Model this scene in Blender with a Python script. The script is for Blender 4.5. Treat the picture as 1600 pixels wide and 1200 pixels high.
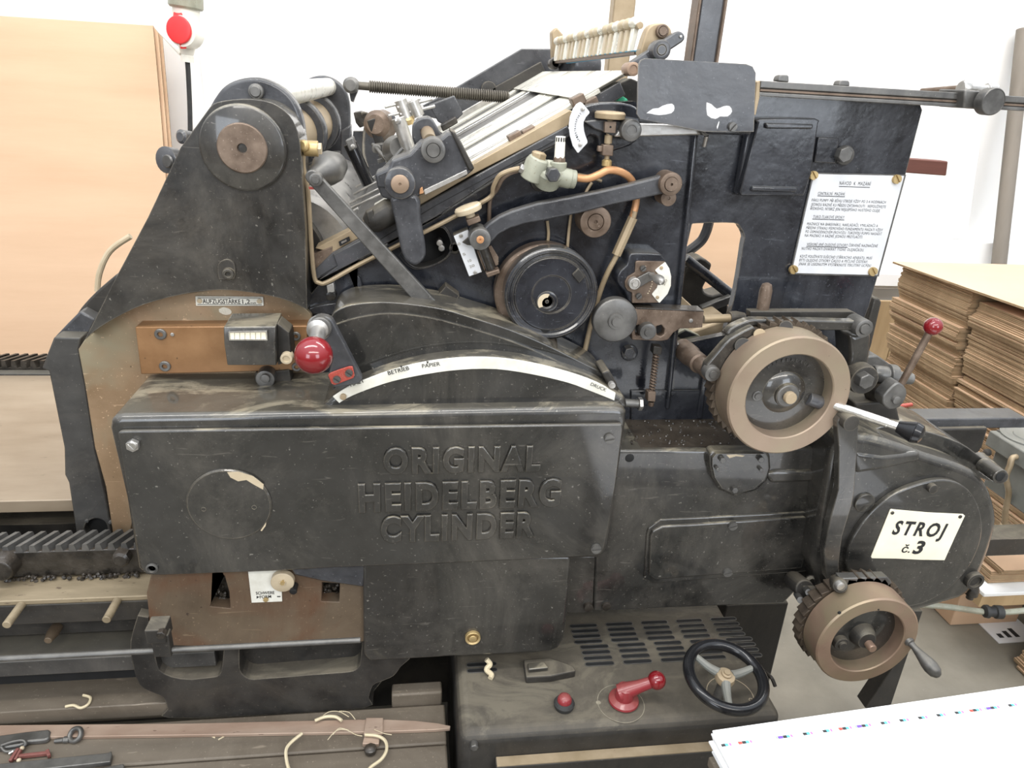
import bpy, bmesh, math, random
from mathutils import Vector, Matrix
from mathutils.geometry import tessellate_polygon
random.seed(7)
SC = bpy.context.scene
COL = SC.collection
for o in list(bpy.data.objects): bpy.data.objects.remove(o)

# ------------------------------------------------------------------ camera
YAW, PITCH, ROLL, FPX = 0.14815, 0.40542, -0.05805, 1109.8
CAM = Vector((0.0, -1.12, 1.55))
_cy, _sy, _cp, _sp, _cr, _sr = (math.cos(YAW), math.sin(YAW), math.cos(PITCH), math.sin(PITCH), math.cos(ROLL), math.sin(ROLL))
FWD = Vector((_sy*_cp, _cy*_cp, -_sp)); _rt = Vector((_cy, -_sy, 0)); _dn = FWD.cross(_rt)
RGT = _rt*_cr + _dn*_sr; DWN = -_rt*_sr + _dn*_cr
cd = bpy.data.cameras.new('camera'); cam = bpy.data.objects.new('camera', cd); COL.objects.link(cam)
cd.sensor_fit = 'HORIZONTAL'; cd.sensor_width = 36.0; cd.lens = 36.0*FPX/1600; cd.clip_start = 0.01
m3 = Matrix((RGT, -DWN, -FWD)).transposed()
cam.matrix_world = Matrix.Translation(CAM) @ m3.to_4x4()
SC.camera = cam

# ------------------------------------------------------------------ light and exposure
SC.view_settings.view_transform = 'Standard'; SC.view_settings.look = 'None'
SC.view_settings.gamma = 1.0; SC.view_settings.use_curve_mapping = False
SC.view_settings.exposure = 0.15
w = bpy.data.worlds.new('room_light'); SC.world = w; w.use_nodes = True
nt = w.node_tree; nt.nodes.clear()
wo = nt.nodes.new('ShaderNodeOutputWorld'); bg = nt.nodes.new('ShaderNodeBackground')
tc = nt.nodes.new('ShaderNodeTexCoord'); sp = nt.nodes.new('ShaderNodeSeparateXYZ'); rp = nt.nodes.new('ShaderNodeValToRGB')
mr = nt.nodes.new('ShaderNodeMapRange'); mr.inputs[1].default_value = -1; mr.inputs[2].default_value = 1
nt.links.new(tc.outputs['Generated'], sp.inputs[0]); nt.links.new(sp.outputs['Z'], mr.inputs[0]); nt.links.new(mr.outputs[0], rp.inputs[0])
rp.color_ramp.elements[0].position = 0.40; rp.color_ramp.elements[0].color = (0.20, 0.16, 0.12, 1)
rp.color_ramp.elements[1].position = 0.64; rp.color_ramp.elements[1].color = (0.80, 0.80, 0.80, 1)
e_ = rp.color_ramp.elements.new(0.86); e_.color = (1.6, 1.72, 1.9, 1)
nt.links.new(rp.outputs[0], bg.inputs[0]); bg.inputs[1].default_value = 0.95
nt.links.new(bg.outputs[0], wo.inputs[0])
def area(name, loc, target, sx, sy, power, col):
    l = bpy.data.lights.new(name, 'AREA'); l.shape = 'RECTANGLE'; l.size = sx; l.size_y = sy; l.energy = power; l.color = col
    o = bpy.data.objects.new(name, l); COL.objects.link(o); o.location = loc
    o.rotation_euler = (Vector(target)-Vector(loc)).to_track_quat('-Z', 'Y').to_euler(); return o
area('reflection_fill_light', (-2.4, -4.6, 2.2), (0.3, 0, 1.2), 1.8, 1.9, 60, (0.84, 0.91, 1.0))  # unseen cool panel added for reflections in the paint, no window known there
area('reflection_fill_light', (2.6, -4.6, 2.2), (0.6, 0, 1.2), 1.8, 1.9, 60, (0.84, 0.91, 1.0))  # its pair, likewise added for soft bluish reflections
area('ceiling_tube_light', (-0.6, -0.5, 3.1), (-0.6, -0.3, 0), 2.6, 0.25, 38, (1.0, 0.97, 0.92))
area('ceiling_tube_light', (1.6, 0.6, 3.1), (1.6, 0.6, 0), 2.6, 0.25, 38, (1.0, 0.97, 0.92))
area('ceiling_tube_light', (0.4, -2.4, 3.0), (0.3, 0.0, 0.8), 3.2, 0.25, 42, (1.0, 0.95, 0.88))
area('wall_wash_light', (0.4, 1.3, 3.3), (0.4, 2.2, 1.2), 4.5, 0.3, 30, (1.0, 0.98, 0.95)).data.spread = math.radians(115)  # added lamp, spread narrowed so mainly the back wall turns white

# ------------------------------------------------------------------ projection helpers: photo pixel + plane -> point in the room
def ray(px, py): return RGT*((px-800)/FPX) + DWN*((py-600)/FPX) + FWD
def P(px, py, Y):
    d = ray(px, py); return CAM + d*((Y-CAM.y)/d.y)
def PZ(px, py, Z):
    d = ray(px, py); return CAM + d*((Z-CAM.z)/d.z)
def PXp(px, py, X):
    d = ray(px, py); return CAM + d*((X-CAM.x)/d.x)
def sc(px, py, Y): return (P(px+8, py, Y)-P(px-8, py, Y)).length/16      # metres per photo pixel on that plane

# ------------------------------------------------------------------ mesh builder
def smooth_path(pts, n=6):
    pts = [Vector(p) for p in pts]
    if len(pts) < 3: return pts
    out = []
    for i in range(len(pts)-1):
        p0 = pts[max(i-1, 0)]; p1 = pts[i]; p2 = pts[i+1]; p3 = pts[min(i+2, len(pts)-1)]
        for k in range(n):
            t = k/n
            out.append(0.5*((2*p1)+(p2-p0)*t+(2*p0-5*p1+4*p2-p3)*t*t+(3*p1-p0-3*p2+p3)*t**3))
    out.append(pts[-1]); return out
class MB:
    def __init__(s): s.v = []; s.f = []; s.m = []; s.mi = 0
    def mat(s, i): s.mi = i; return s
    def add(s, vs, fs):
        b = len(s.v); s.v += [Vector(v) for v in vs]
        for f in fs: s.f.append([b+i for i in f]); s.m.append(s.mi)
        return s
    def prism(s, pts, y0, y1, holes=()):
        """outline in X-Z (list of (x,z)) from y0 (near) to y1 (far)"""
        loops = [list(pts)]+[list(h) for h in holes]
        def ar(l): return sum(l[i][0]*l[(i+1) % len(l)][1]-l[(i+1) % len(l)][0]*l[i][1] for i in range(len(l)))
        for k, l in enumerate(loops):
            if (ar(l) < 0) == (k == 0): l.reverse()
        flat = [p for l in loops for p in l]; n = len(flat)
        vs = [(p[0], y0, p[1]) for p in flat]+[(p[0], y1, p[1]) for p in flat]
        fs = []
        if holes:
            tr = tessellate_polygon([[Vector((p[0], p[1], 0)) for p in l] for l in loops])
            for t in tr:
                a, b, c = [flat[i] for i in t]
                if (b[0]-a[0])*(c[1]-a[1])-(b[1]-a[1])*(c[0]-a[0]) < 0: t = (t[0], t[2], t[1])
                fs.append(tuple(t)); fs.append((n+t[2], n+t[1], n+t[0]))
        else:
            fs += [tuple(range(n)), tuple(range(2*n-1, n-1, -1))]
        o = 0
        for l in loops:
            k = len(l)
            for i in range(k):
                a, b = o+i, o+(i+1) % k
                fs.append((a, n+a, n+b, b))
            o += k
        return s.add(vs, fs)
    def px(s, pix, Y, thick, holes=()):
        f = lambda L: [(q.x, q.z) for q in (P(a, b, Y) for a, b in L)]
        return s.prism(f(pix), Y, Y+thick, [f(h) for h in holes])
    def box(s, x0, x1, y0, y1, z0, z1):
        return s.add([(x0,y0,z0),(x1,y0,z0),(x1,y1,z0),(x0,y1,z0),(x0,y0,z1),(x1,y0,z1),(x1,y1,z1),(x0,y1,z1)],
                     [(0,3,2,1),(4,5,6,7),(0,1,5,4),(1,2,6,5),(2,3,7,6),(3,0,4,7)])
    def bar(s, a, b, w, h, up=(0, 0, 1)):
        a = Vector(a); b = Vector(b); d = (b-a).normalized(); u = Vector(up); x = d.cross(u)
        if x.length < 1e-4: x = d.cross(Vector((0, 1, 0)))
        x.normalize(); u = x.cross(d).normalized(); x *= w/2; u *= h/2
        return s.add([a-x-u, a+x-u, a+x+u, a-x+u, b-x-u, b+x-u, b+x+u, b-x+u],
                     [(0,1,2,3),(7,6,5,4),(0,4,5,1),(1,5,6,2),(2,6,7,3),(3,7,4,0)])
    def lathe(s, o, ax, prof, n=28, cap=True):
        """prof: list of (radius, distance along ax from o)"""
        o = Vector(o); ax = Vector(ax).normalized(); t = Vector((0, 0, 1)) if abs(ax.z) < .9 else Vector((1, 0, 0))
        u = ax.cross(t).normalized(); v = ax.cross(u)
        vs = []; fs = []
        for r, d in prof:
            for k in range(n):
                a = 2*math.pi*k/n; vs.append(o+ax*d+(u*math.cos(a)+v*math.sin(a))*r)
        for j in range(len(prof)-1):
            for k in range(n):
                k2 = (k+1) % n; fs.append((j*n+k, j*n+k2, (j+1)*n+k2, (j+1)*n+k))
        if cap: fs += [tuple(range(n-1, -1, -1)), tuple(range((len(prof)-1)*n, len(prof)*n))]
        return s.add(vs, fs)
    def cyl(s, a, b, r, r2=None, n=20):
        a = Vector(a); b = Vector(b); L = (b-a).length
        return s.lathe(a, b-a, [(r, 0), (r if r2 is None else r2, L)], n)
    def disc(s, px, py, Y, rpx, thick, rim=.12, n=32, inset=None):
        """round boss facing the camera: back at Y+thick, front at Y, photo radius rpx"""
        r = rpx*sc(px, py, Y); o = P(px, py, Y); c = min(thick*.4, r*rim)
        pr = [(r, thick), (r, c), (r*.97, c*.3), (r-c, 0)]
        if inset:
            for (ri, d) in inset: pr.append((r*ri, d))
        return s.lathe(o, (0, 1, 0), pr, n)
    def tube(s, pts, r, n=10, sm=6):
        ps = smooth_path(pts, sm) if sm else [Vector(p) for p in pts]
        vs = []; fs = []; up = None
        for i, p in enumerate(ps):
            d = (ps[min(i+1, len(ps)-1)]-ps[max(i-1, 0)]).normalized()
            if up is None: up = d.cross(Vector((0, 1, 0.13))).normalized()
            up = (up-d*up.dot(d)).normalized(); w_ = d.cross(up)
            rr = r(i/(len(ps)-1)) if callable(r) else r
            for k in range(n):
                a = 2*math.pi*k/n; vs.append(p+(up*math.cos(a)+w_*math.sin(a))*rr)
        for i in range(len(ps)-1):
            for k in range(n):
                k2 = (k+1) % n; fs.append((i*n+k, i*n+k2, (i+1)*n+k2, (i+1)*n+k))
        fs += [tuple(range(n-1, -1, -1)), tuple(range((len(ps)-1)*n, len(ps)*n))]
        return s.add(vs, fs)
    def ball(s, c, r, n=24):
        k = 14; c = Vector(c)
        return s.lathe(c, (0, 0, 1), [(max(r*math.sin(math.pi*i/k), r*.01), -r*math.cos(math.pi*i/k)) for i in range(k+1)], n)
    def hexa(s, px, py, Y, rpx, thick, rot=0.2):
        r = rpx*sc(px, py, Y); c = P(px, py, Y)
        return s.prism([(c.x+r*math.cos(rot+k*math.pi/3), c.z+r*math.sin(rot+k*math.pi/3)) for k in range(6)], Y, Y+thick)
    def slot(s, px, py, Y, rpx, thick, ang=.6):
        """slotted screw head: a disc and two half discs leaving the slot open"""
        r = rpx*sc(px, py, Y); c = P(px, py, Y)
        s.lathe(c, (0, 1, 0), [(r, thick), (r, thick*.45)], 20)
        for sg in (0, math.pi):
            g = .22
            pts = [(c.x+r*.96*math.cos(ang+sg+a), c.z+r*.96*math.sin(ang+sg+a)) for a in [g+(math.pi-2*g)*k/10 for k in range(11)]]
            s.prism(pts, Y, Y+thick*.6)
        return s
    def allen(s, px, py, Y, rpx, thick):
        r = rpx*sc(px, py, Y); c = P(px, py, Y)
        return s.lathe(c, (0, 1, 0), [(r, thick), (r, thick*.2), (r*.88, 0), (r*.5, 0), (r*.46, thick*.7), (.0005, thick*.7)], 18)
    def build(s, name, mats, parent=None, bevel=0, seg=2, ang=35, fixn=True):
        me = bpy.data.meshes.new(name); off = root_loc(parent)
        me.from_pydata([tuple(v-off) for v in s.v], [], s.f)
        if not isinstance(mats, (list, tuple)): mats = [mats]
        for m in mats: me.materials.append(MAT[m])
        for p, i in zip(me.polygons, s.m): p.material_index = i; p.use_smooth = True
        if fixn:
            bm = bmesh.new(); bm.from_mesh(me); bmesh.ops.recalc_face_normals(bm, faces=bm.faces); bm.to_mesh(me); bm.free()
        me.set_sharp_from_angle(angle=math.radians(ang))
        o = bpy.data.objects.new(name, me); COL.objects.link(o)
        if parent: o.parent = parent
        if bevel:
            b = o.modifiers.new('edge', 'BEVEL'); b.width = bevel; b.segments = seg; b.limit_method = 'ANGLE'; b.angle_limit = math.radians(40); b.use_clamp_overlap = True
        return o
def root_loc(p):
    v = Vector((0, 0, 0))
    while p: v += p.location; p = p.parent
    return v
def tag(o, label=None, cat=None, group=None, kind=None):
    for k, x in (('label', label), ('category', cat), ('group', group), ('kind', kind)):
        if x: o[k] = x
    return o
def empty(name, loc, label, cat, group=None):
    o = bpy.data.objects.new(name, None); COL.objects.link(o); o.location = loc; o.empty_display_size = .1
    return tag(o, label, cat, group)
def smooth_px(pts, n=5):
    q = smooth_path([(a, b, 0) for a, b in pts], n); return [(v.x, v.y) for v in q]
def arc_px(cx, cy, rx, ry, a0, a1, n=16):
    return [(cx+rx*math.cos(math.radians(a0+(a1-a0)*i/n)), cy-ry*math.sin(math.radians(a0+(a1-a0)*i/n))) for i in range(n+1)]
def capsule(a, b, ra, rb=None, n=8):
    """outline in photo pixels of a link with round ends"""
    rb = ra if rb is None else rb; ax, ay = a; bx, by = b; t = math.degrees(math.atan2(-(by-ay), bx-ax))
    return arc_px(bx, by, rb, rb, t-90, t+90, n)+arc_px(ax, ay, ra, ra, t+90, t+270, n)

# ------------------------------------------------------------------ lettering
class TX:
    """collects lines of writing, each fitted between two points, into one mesh"""
    def __init__(s): s.mb = MB()
    def line(s, txt, A, B, h, depth=.0004, shear=0, bold=0, bev=0, nrm=(0, -1, 0), sp=1.0):
        A = Vector(A); B = Vector(B); nrm = Vector(nrm).normalized()
        cu = bpy.data.curves.new('lettering', 'FONT'); cu.body = txt; cu.size = 1; cu.shear = shear; cu.offset = bold
        cu.extrude = 0; cu.resolution_u = 3; cu.space_character = sp
        o = bpy.data.objects.new('lettering', cu); COL.objects.link(o)
        bpy.context.view_layer.update()
        dg = bpy.context.evaluated_depsgraph_get(); me = bpy.data.meshes.new_from_object(o.evaluated_get(dg))
        xs = [v.co.x for v in me.vertices]; x0, x1 = min(xs), max(xs)
        sx = (B-A).length/(x1-x0); sy = h/0.70
        X = (B-A).normalized(); Yv = nrm.cross(X); 
        base = [A+X*((v.co.x-x0)*sx)+Yv*(v.co.y*sy)+nrm*depth for v in me.vertices]
        fs = [list(p.vertices) for p in me.polygons]; n = len(base)
        if bev or depth > .0008:
            ed = {}
            for f in fs:
                for i in range(len(f)):
                    e = (f[i], f[(i+1) % len(f)])
                    ed[e] = 1
            rim = [e for e in ed if (e[1], e[0]) not in ed]
            vs = base+[v-nrm*depth for v in base]
            fs = fs+[(a, n+a, n+b, b) for a, b in rim]
            s.mb.add(vs, fs)
        else: s.mb.add(base, fs)
        bpy.data.objects.remove(o); bpy.data.curves.remove(cu); bpy.data.meshes.remove(me)
        return s
    def pxline(s, txt, a, b, hpx, Y, **k):
        A = P(a[0], a[1], Y); B = P(b[0], b[1], Y)
        h = abs(P(a[0], a[1], Y).z-P(a[0], a[1]-hpx, Y).z)
        return s.line(txt, A, B, h, **k)

# ------------------------------------------------------------------ materials
MAT = {}
def nodes(name):
    m = bpy.data.materials.new(name); m.use_nodes = True; MAT[name] = m
    return m, m.node_tree, m.node_tree.nodes['Principled BSDF']
def noise(nt, scale, detail=4, rough=.6, stretch=None, dist=0):
    tc = nt.nodes.new('ShaderNodeTexCoord'); n = nt.nodes.new('ShaderNodeTexNoise')
    n.inputs['Scale'].default_value = scale; n.inputs['Detail'].default_value = detail; n.inputs['Roughness'].default_value = rough; n.inputs['Distortion'].default_value = dist
    if stretch:
        mp = nt.nodes.new('ShaderNodeMapping'); mp.inputs['Scale'].default_value = stretch
        nt.links.new(tc.outputs['Object'], mp.inputs[0]); nt.links.new(mp.outputs[0], n.inputs[0])
    else: nt.links.new(tc.outputs['Object'], n.inputs[0])
    return n.outputs['Fac']
def ramp(nt, fac, stops):
    r = nt.nodes.new('ShaderNodeValToRGB'); nt.links.new(fac, r.inputs[0]); e = r.color_ramp.elements
    while len(e) < len(stops): e.new(.5)
    for k, (p, c) in zip(e, stops):
        k.position = p; k.color = (c, c, c, 1) if isinstance(c, (int, float)) else (*c, 1)
    return r.outputs[0]
def mix(nt, fac, a, b):
    m = nt.nodes.new('ShaderNodeMix'); m.data_type = 'RGBA'
    for sock, x in ((m.inputs[0], fac), (m.inputs[6], a), (m.inputs[7], b)):
        if isinstance(x, bpy.types.NodeSocket): nt.links.new(x, sock)
        else: sock.default_value = x if not isinstance(x, tuple) else (*x, 1)
    return m.outputs[2]
def bump(nt, b, h, dist, strength=1.0):
    n = nt.nodes.new('ShaderNodeBump'); n.inputs['Distance'].default_value = dist; n.inputs['Strength'].default_value = strength
    nt.links.new(h, n.inputs['Height']); nt.links.new(n.outputs[0], b.inputs['Normal'])
def math_(nt, op, a, b):
    m = nt.nodes.new('ShaderNodeMath'); m.operation = op
    for s_, x in ((m.inputs[0], a), (m.inputs[1], b)):
        if isinstance(x, bpy.types.NodeSocket): nt.links.new(x, s_)
        else: s_.default_value = x
    return m.outputs[0]
def worn(name, c1, c2, r1, r2, metal=0.0, scale=18, dust=None, dust_amt=0.0, wear=None, wear_at=.70, bmp=.0006, coat=0, big=None, ior=1.45, stretch=None, film=None, patch=0, wave=None, edge=None):
    """mottled surface: two tones, uneven gloss, dust settled on upward faces, specks rubbed to a second colour"""
    m, nt, b = nodes(name)
    n1 = noise(nt, scale, 6, .62, stretch); n2 = noise(nt, scale*13, 3, .5, stretch)
    c = mix(nt, ramp(nt, n1, [(.35, 0), (.68, 1)]), c1, c2)
    if big: c = mix(nt, ramp(nt, noise(nt, 5, 3, .6, None, .6), [(.45, 0), (.62, 1)]), c, big)
    if film:      # greasy grey film wiped unevenly over the paint, and fine scratches
        c = mix(nt, ramp(nt, noise(nt, 4.0, 9, .74, (1, 1, .7), .8), [(.44, 0), (.56, .45), (.68, 1)]), c, film)
        c = mix(nt, ramp(nt, noise(nt, 210, 3, .6), [(.66, 0), (.71, .45)]), c, tuple(v*2.6 for v in film))
        c = mix(nt, ramp(nt, noise(nt, 60, 2, .5, (.25, 1, 2.2), .8), [(.70, 0), (.74, .35)]), c, tuple(v*2.2 for v in film))
    if wear: c = mix(nt, ramp(nt, n2, [(wear_at, 0), (wear_at+.04, .8)]), c, wear)
    if dust:
        g = nt.nodes.new('ShaderNodeNewGeometry'); s_ = nt.nodes.new('ShaderNodeSeparateXYZ'); nt.links.new(g.outputs['True Normal'], s_.inputs[0])
        up = ramp(nt, s_.outputs['Z'], [(.35, 0), (.95, 1)])
        f = math_(nt, 'MULTIPLY', up, ramp(nt, noise(nt, 14, 6, .7), [(.3, dust_amt*.35), (.72, dust_amt)]))
        if patch: c = mix(nt, math_(nt, 'MULTIPLY', up, ramp(nt, noise(nt, 11, 7, .7, (.5, 1, 1), 1.0), [(.50, 0), (.60, patch)])), c, (.30, .265, .19))
        c = mix(nt, f, c, dust)
    if edge:      # paint rubbed through along corners, grime caught in the creases
        bv = nt.nodes.new('ShaderNodeBevel'); bv.samples = 4; bv.inputs['Radius'].default_value = .0035
        gn = nt.nodes.new('ShaderNodeNewGeometry'); vm = nt.nodes.new('ShaderNodeVectorMath'); vm.operation = 'DOT_PRODUCT'
        nt.links.new(bv.outputs[0], vm.inputs[0]); nt.links.new(gn.outputs['Normal'], vm.inputs[1])
        em = ramp(nt, vm.outputs['Value'], [(.80, 1), (.975, 0)])
        c = mix(nt, math_(nt, 'MULTIPLY', em, ramp(nt, noise(nt, 22, 5, .65), [(.36, .05), (.62, .8)])), c, edge)
    nt.links.new(c, b.inputs['Base Color'])
    rr = ramp(nt, n1, [(.3, r1), (.7, r2)])
    if dust:
        rr = mix(nt, f, rr, (.8, .8, .8))
    nt.links.new(rr, b.inputs['Roughness'])
    b.inputs['Metallic'].default_value = metal; b.inputs['IOR'].default_value = ior
    if coat: b.inputs['Coat Weight'].default_value = coat; b.inputs['Coat Roughness'].default_value = .07
    if wave:
        n_ = math_(nt, 'ADD', math_(nt, 'MULTIPLY', noise(nt, wave[0], 3, .55), wave[1]), math_(nt, 'MULTIPLY', noise(nt, scale*3, 4, .5), bmp))
        bump(nt, b, n_, 1.0, .6)
    elif bmp: bump(nt, b, noise(nt, scale*3, 4, .5), bmp, .5)
    return m
DUST = (.13, .115, .085)
worn('enamel', (.007, .008, .011), (.018, .020, .027), .14, .40, scale=14, dust=DUST, dust_amt=.45, wear=(.12, .12, .12), wear_at=.75, bmp=.0007, coat=.55, film=(.050, .054, .063), wave=(24, .0020), edge=(.27, .235, .175))
worn('satin_black', (.009, .009, .0085), (.024, .023, .021), .20, .46, scale=11, dust=DUST, dust_amt=.55, wear=(.17, .16, .14), wear_at=.695, bmp=.0004, coat=.8, film=(.066, .060, .051), patch=.95, wave=(16, .0016), edge=(.27, .235, .175))
worn('dull_black', (.014, .013, .012), (.034, .031, .027), .40, .65, scale=16, dust=(.13, .112, .083), dust_amt=.9, wear=(.13, .12, .10), wear_at=.73, bmp=.001, film=(.046, .040, .032), patch=.4, edge=(.27, .235, .175))
worn('grey_black', (.030, .029, .028), (.055, .053, .049), .32, .6, scale=12, dust=DUST, dust_amt=.7, wear=(.16, .15, .13), wear_at=.73, film=(.085, .078, .068), edge=(.27, .235, .175))
worn('slate', (.028, .029, .033), (.058, .060, .066), .24, .5, scale=16, dust=DUST, dust_amt=.45, wear=(.20, .20, .20), wear_at=.71, bmp=.0008, coat=.3, film=(.082, .083, .088), wave=(30, .002), edge=(.27, .235, .175))
worn('oily_iron', (.007, .006, .005), (.040, .033, .025), .22, .6, scale=26, dust=(.075, .056, .038), dust_amt=.5, wear=(.18, .15, .11), wear_at=.69, bmp=.004, coat=.3)
worn('bronze_plate', (.22, .145, .082), (.33, .225, .135), .32, .55, metal=.35, scale=7, wear=(.05, .03, .02), wear_at=.73, bmp=.0004, big=(.28, .24, .16), film=(.37, .26, .17))
worn('bronze_bar', (.22, .115, .05), (.32, .18, .085), .34, .52, metal=.35, scale=10, wear=(.05, .03, .02), wear_at=.7, bmp=.0004)
worn('rusty_plate', (.080, .056, .036), (.145, .108, .072), .40, .62, metal=.2, scale=6, wear=(.04, .025, .02), wear_at=.72, big=(.115, .058, .032), film=(.15, .11, .07))
worn('brown_steel', (.105, .073, .052), (.22, .165, .125), .33, .58, metal=.45, scale=24, wear=(.42, .34, .28), wear_at=.68)
worn('ratchet_brown', (.045, .034, .025), (.12, .092, .066), .35, .6, metal=.4, scale=22, wear=(.30, .25, .19), wear_at=.70)
worn('spring_steel', (.075, .066, .053), (.14, .125, .10), .35, .55, metal=.5, scale=22)
worn('rim_steel', (.255, .185, .135), (.33, .25, .185), .30, .52, metal=.5, scale=9, wear=(.13, .09, .065), wear_at=.73, big=(.30, .245, .17))
worn('copper_rim', (.25, .165, .12), (.35, .25, .18), .30, .52, metal=.5, scale=9, wear=(.13, .085, .06), wear_at=.73, big=(.27, .215, .14))
worn('tan_steel', (.30, .23, .14), (.42, .33, .22), .38, .6, metal=.3, scale=12, wear=(.14, .10, .07), wear_at=.72)
worn('steel', (.36, .35, .33), (.52, .50, .47), .25, .45, metal=.75, scale=30, wear=(.2, .17, .13), wear_at=.72)
worn('dark_steel', (.10, .098, .094), (.18, .175, .165), .28, .5, metal=.6, scale=24, wear=(.3, .28, .25), wear_at=.7, dust=DUST, dust_amt=.4)
worn('bright_steel', (.70, .69, .66), (.82, .81, .78), .12, .25, metal=.9, scale=30)
worn('brass', (.42, .30, .13), (.55, .42, .22), .3, .5, metal=.6, scale=24, wear=(.2, .14, .07), wear_at=.7)
worn('copper', (.45, .22, .10), (.55, .30, .15), .3, .45, metal=.35, scale=24)
worn('ivory', (.44, .36, .245), (.54, .455, .32), .3, .5, scale=18, wear=(.24, .19, .12), wear_at=.72)
worn('cream_metal', (.62, .60, .52), (.78, .76, .68), .22, .42, metal=.35, scale=9, wear=(.35, .34, .28), wear_at=.72, stretch=(1, 3, 1))
worn('pale_green_paint', (.25, .255, .20), (.35, .355, .28), .3, .5, scale=22, wear=(.16, .12, .08), wear_at=.66, film=(.20, .16, .10))
worn('red_gloss', (.165, .006, .010), (.20, .010, .014), .10, .18, scale=10, bmp=0, coat=.6)
worn('rust_red', (.14, .045, .035), (.22, .085, .07), .5, .7, scale=40)
worn('red_dusty', (.20, .016, .022), (.25, .03, .035), .18, .38, scale=14, dust=(.30, .18, .14), dust_amt=.3, coat=.3)
worn('red_paint', (.36, .05, .035), (.44, .085, .06), .35, .5, scale=40, wear=(.33, .27, .2), wear_at=.62)
worn('red_plastic', (.75, .035, .04), (.80, .05, .05), .3, .4, scale=8, bmp=0)
worn('white_plate', (.58, .59, .61), (.68, .69, .70), .25, .4, scale=10, wear=(.5, .42, .3), wear_at=.76, bmp=0)
worn('scale_white', (.62, .60, .52), (.76, .75, .68), .3, .45, scale=24, wear=(.36, .30, .2), wear_at=.72, bmp=0)
worn('cream_enamel', (.80, .74, .56), (.88, .83, .66), .25, .4, scale=8, bmp=0, wear=(.5, .3, .15), wear_at=.8)
worn('white_paint', (.80, .80, .78), (.86, .86, .84), .4, .6, scale=10, bmp=0)
worn('white_plastic', (.76, .74, .66), (.82, .80, .72), .35, .5, scale=10, bmp=0)
worn('grey_paint', (.15, .155, .14), (.20, .205, .185), .35, .55, scale=18, dust=(.24, .22, .18), dust_amt=.5)
worn('black_plastic', (.010, .010, .011), (.014, .014, .015), .12, .22, scale=20, bmp=0)
worn('black_rubber', (.02, .02, .02), (.04, .04, .038), .5, .7, scale=30)
worn('letter_black', (.015, .015, .016), (.02, .02, .02), .5, .6, scale=40, bmp=0)
worn('letter_faint', (.18, .16, .12), (.30, .27, .2), .5, .6, scale=90, bmp=0)
worn('void_shade', (.008, .008, .008), (.012, .012, .012), .6, .8, scale=20, bmp=0)  # near-black colour standing in for the shade inside holes and gaps
worn('cardboard', (.60, .40, .255), (.66, .455, .30), .75, .9, scale=2.2, bmp=.0004, stretch=(.6, 1, 5))
worn('cardboard_edge', (.20, .130, .068), (.44, .32, .19), .8, .95, scale=24, stretch=(.6, .6, 16), bmp=.0015, wear=(.07, .042, .022), wear_at=.60)
worn('wood', (.30, .20, .10), (.46, .33, .18), .5, .7, scale=9, stretch=(1, 1, .12), bmp=.001)
worn('red_wood', (.10, .035, .025), (.16, .06, .04), .35, .5, scale=10, stretch=(.2, 1, 2), bmp=.0005)
worn('greasy_wood', (.085, .068, .050), (.155, .128, .095), .5, .75, scale=9, stretch=(.16, 1, 1), bmp=.0015, wear=(.28, .24, .17), wear_at=.74, film=(.15, .125, .095))
worn('rust_blade', (.27, .18, .13), (.42, .32, .245), .4, .6, metal=.3, scale=10, stretch=(.3, 1, 1), wear=(.12, .07, .05), wear_at=.70)
worn('bed_steel', (.25, .195, .135), (.36, .29, .21), .3, .5, metal=.2, scale=6, stretch=(.4, 1.4, 1), wear=(.12, .09, .06), wear_at=.72)
worn('ledge_steel', (.17, .135, .085), (.36, .29, .19), .4, .6, metal=.2, scale=12, stretch=(.25, 1, 1), wear=(.10, .07, .05), wear_at=.66)
worn('straw', (.50, .42, .27), (.60, .52, .36), .6, .8, scale=20)
worn('pole_grey', (.19, .165, .135), (.25, .22, .185), .5, .7, scale=6, stretch=(1, 1, .2))
worn('floor_concrete', (.21, .19, .15), (.31, .28, .225), .55, .8, scale=4, wear=(.55, .52, .46), wear_at=.74, bmp=.001)
worn('wall_white', (.80, .79, .77), (.84, .83, .81), .7, .85, scale=2, bmp=.0004)
worn('paper', (.86, .86, .86), (.89, .89, .89), .6, .75, scale=5, bmp=0)
for nm, c in (('ink_black', (.03, .03, .03)), ('ink_cyan', (.1, .55, .8)), ('ink_magenta', (.75, .15, .4)), ('ink_red', (.75, .08, .06)), ('ink_violet', (.16, .08, .4)), ('ink_green', (.3, .7, .3)), ('ink_blue', (.15, .55, .85)), ('green_rag', (.02, .30, .16))):
    worn(nm, c, c, .6, .7, bmp=0)

# ================================================================== the room
WALL_Y = 2.25
def struct(name, mb, mat, **k): return tag(mb.build(name, mat, **k), kind='structure')
struct('floor', MB().box(-4.2, 6.2, -3.2, WALL_Y+.2, -.1, 0), 'floor_concrete')
struct('wall_back', MB().box(-4.2, 6.2, WALL_Y, WALL_Y+.15, 0, 4.2), 'wall_white')
a = P(318, 150, WALL_Y); struct('trim_1', MB().box(a.x-.05, a.x, WALL_Y-.035, WALL_Y, 0, 4.2), 'wall_white', bevel=.004)

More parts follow.
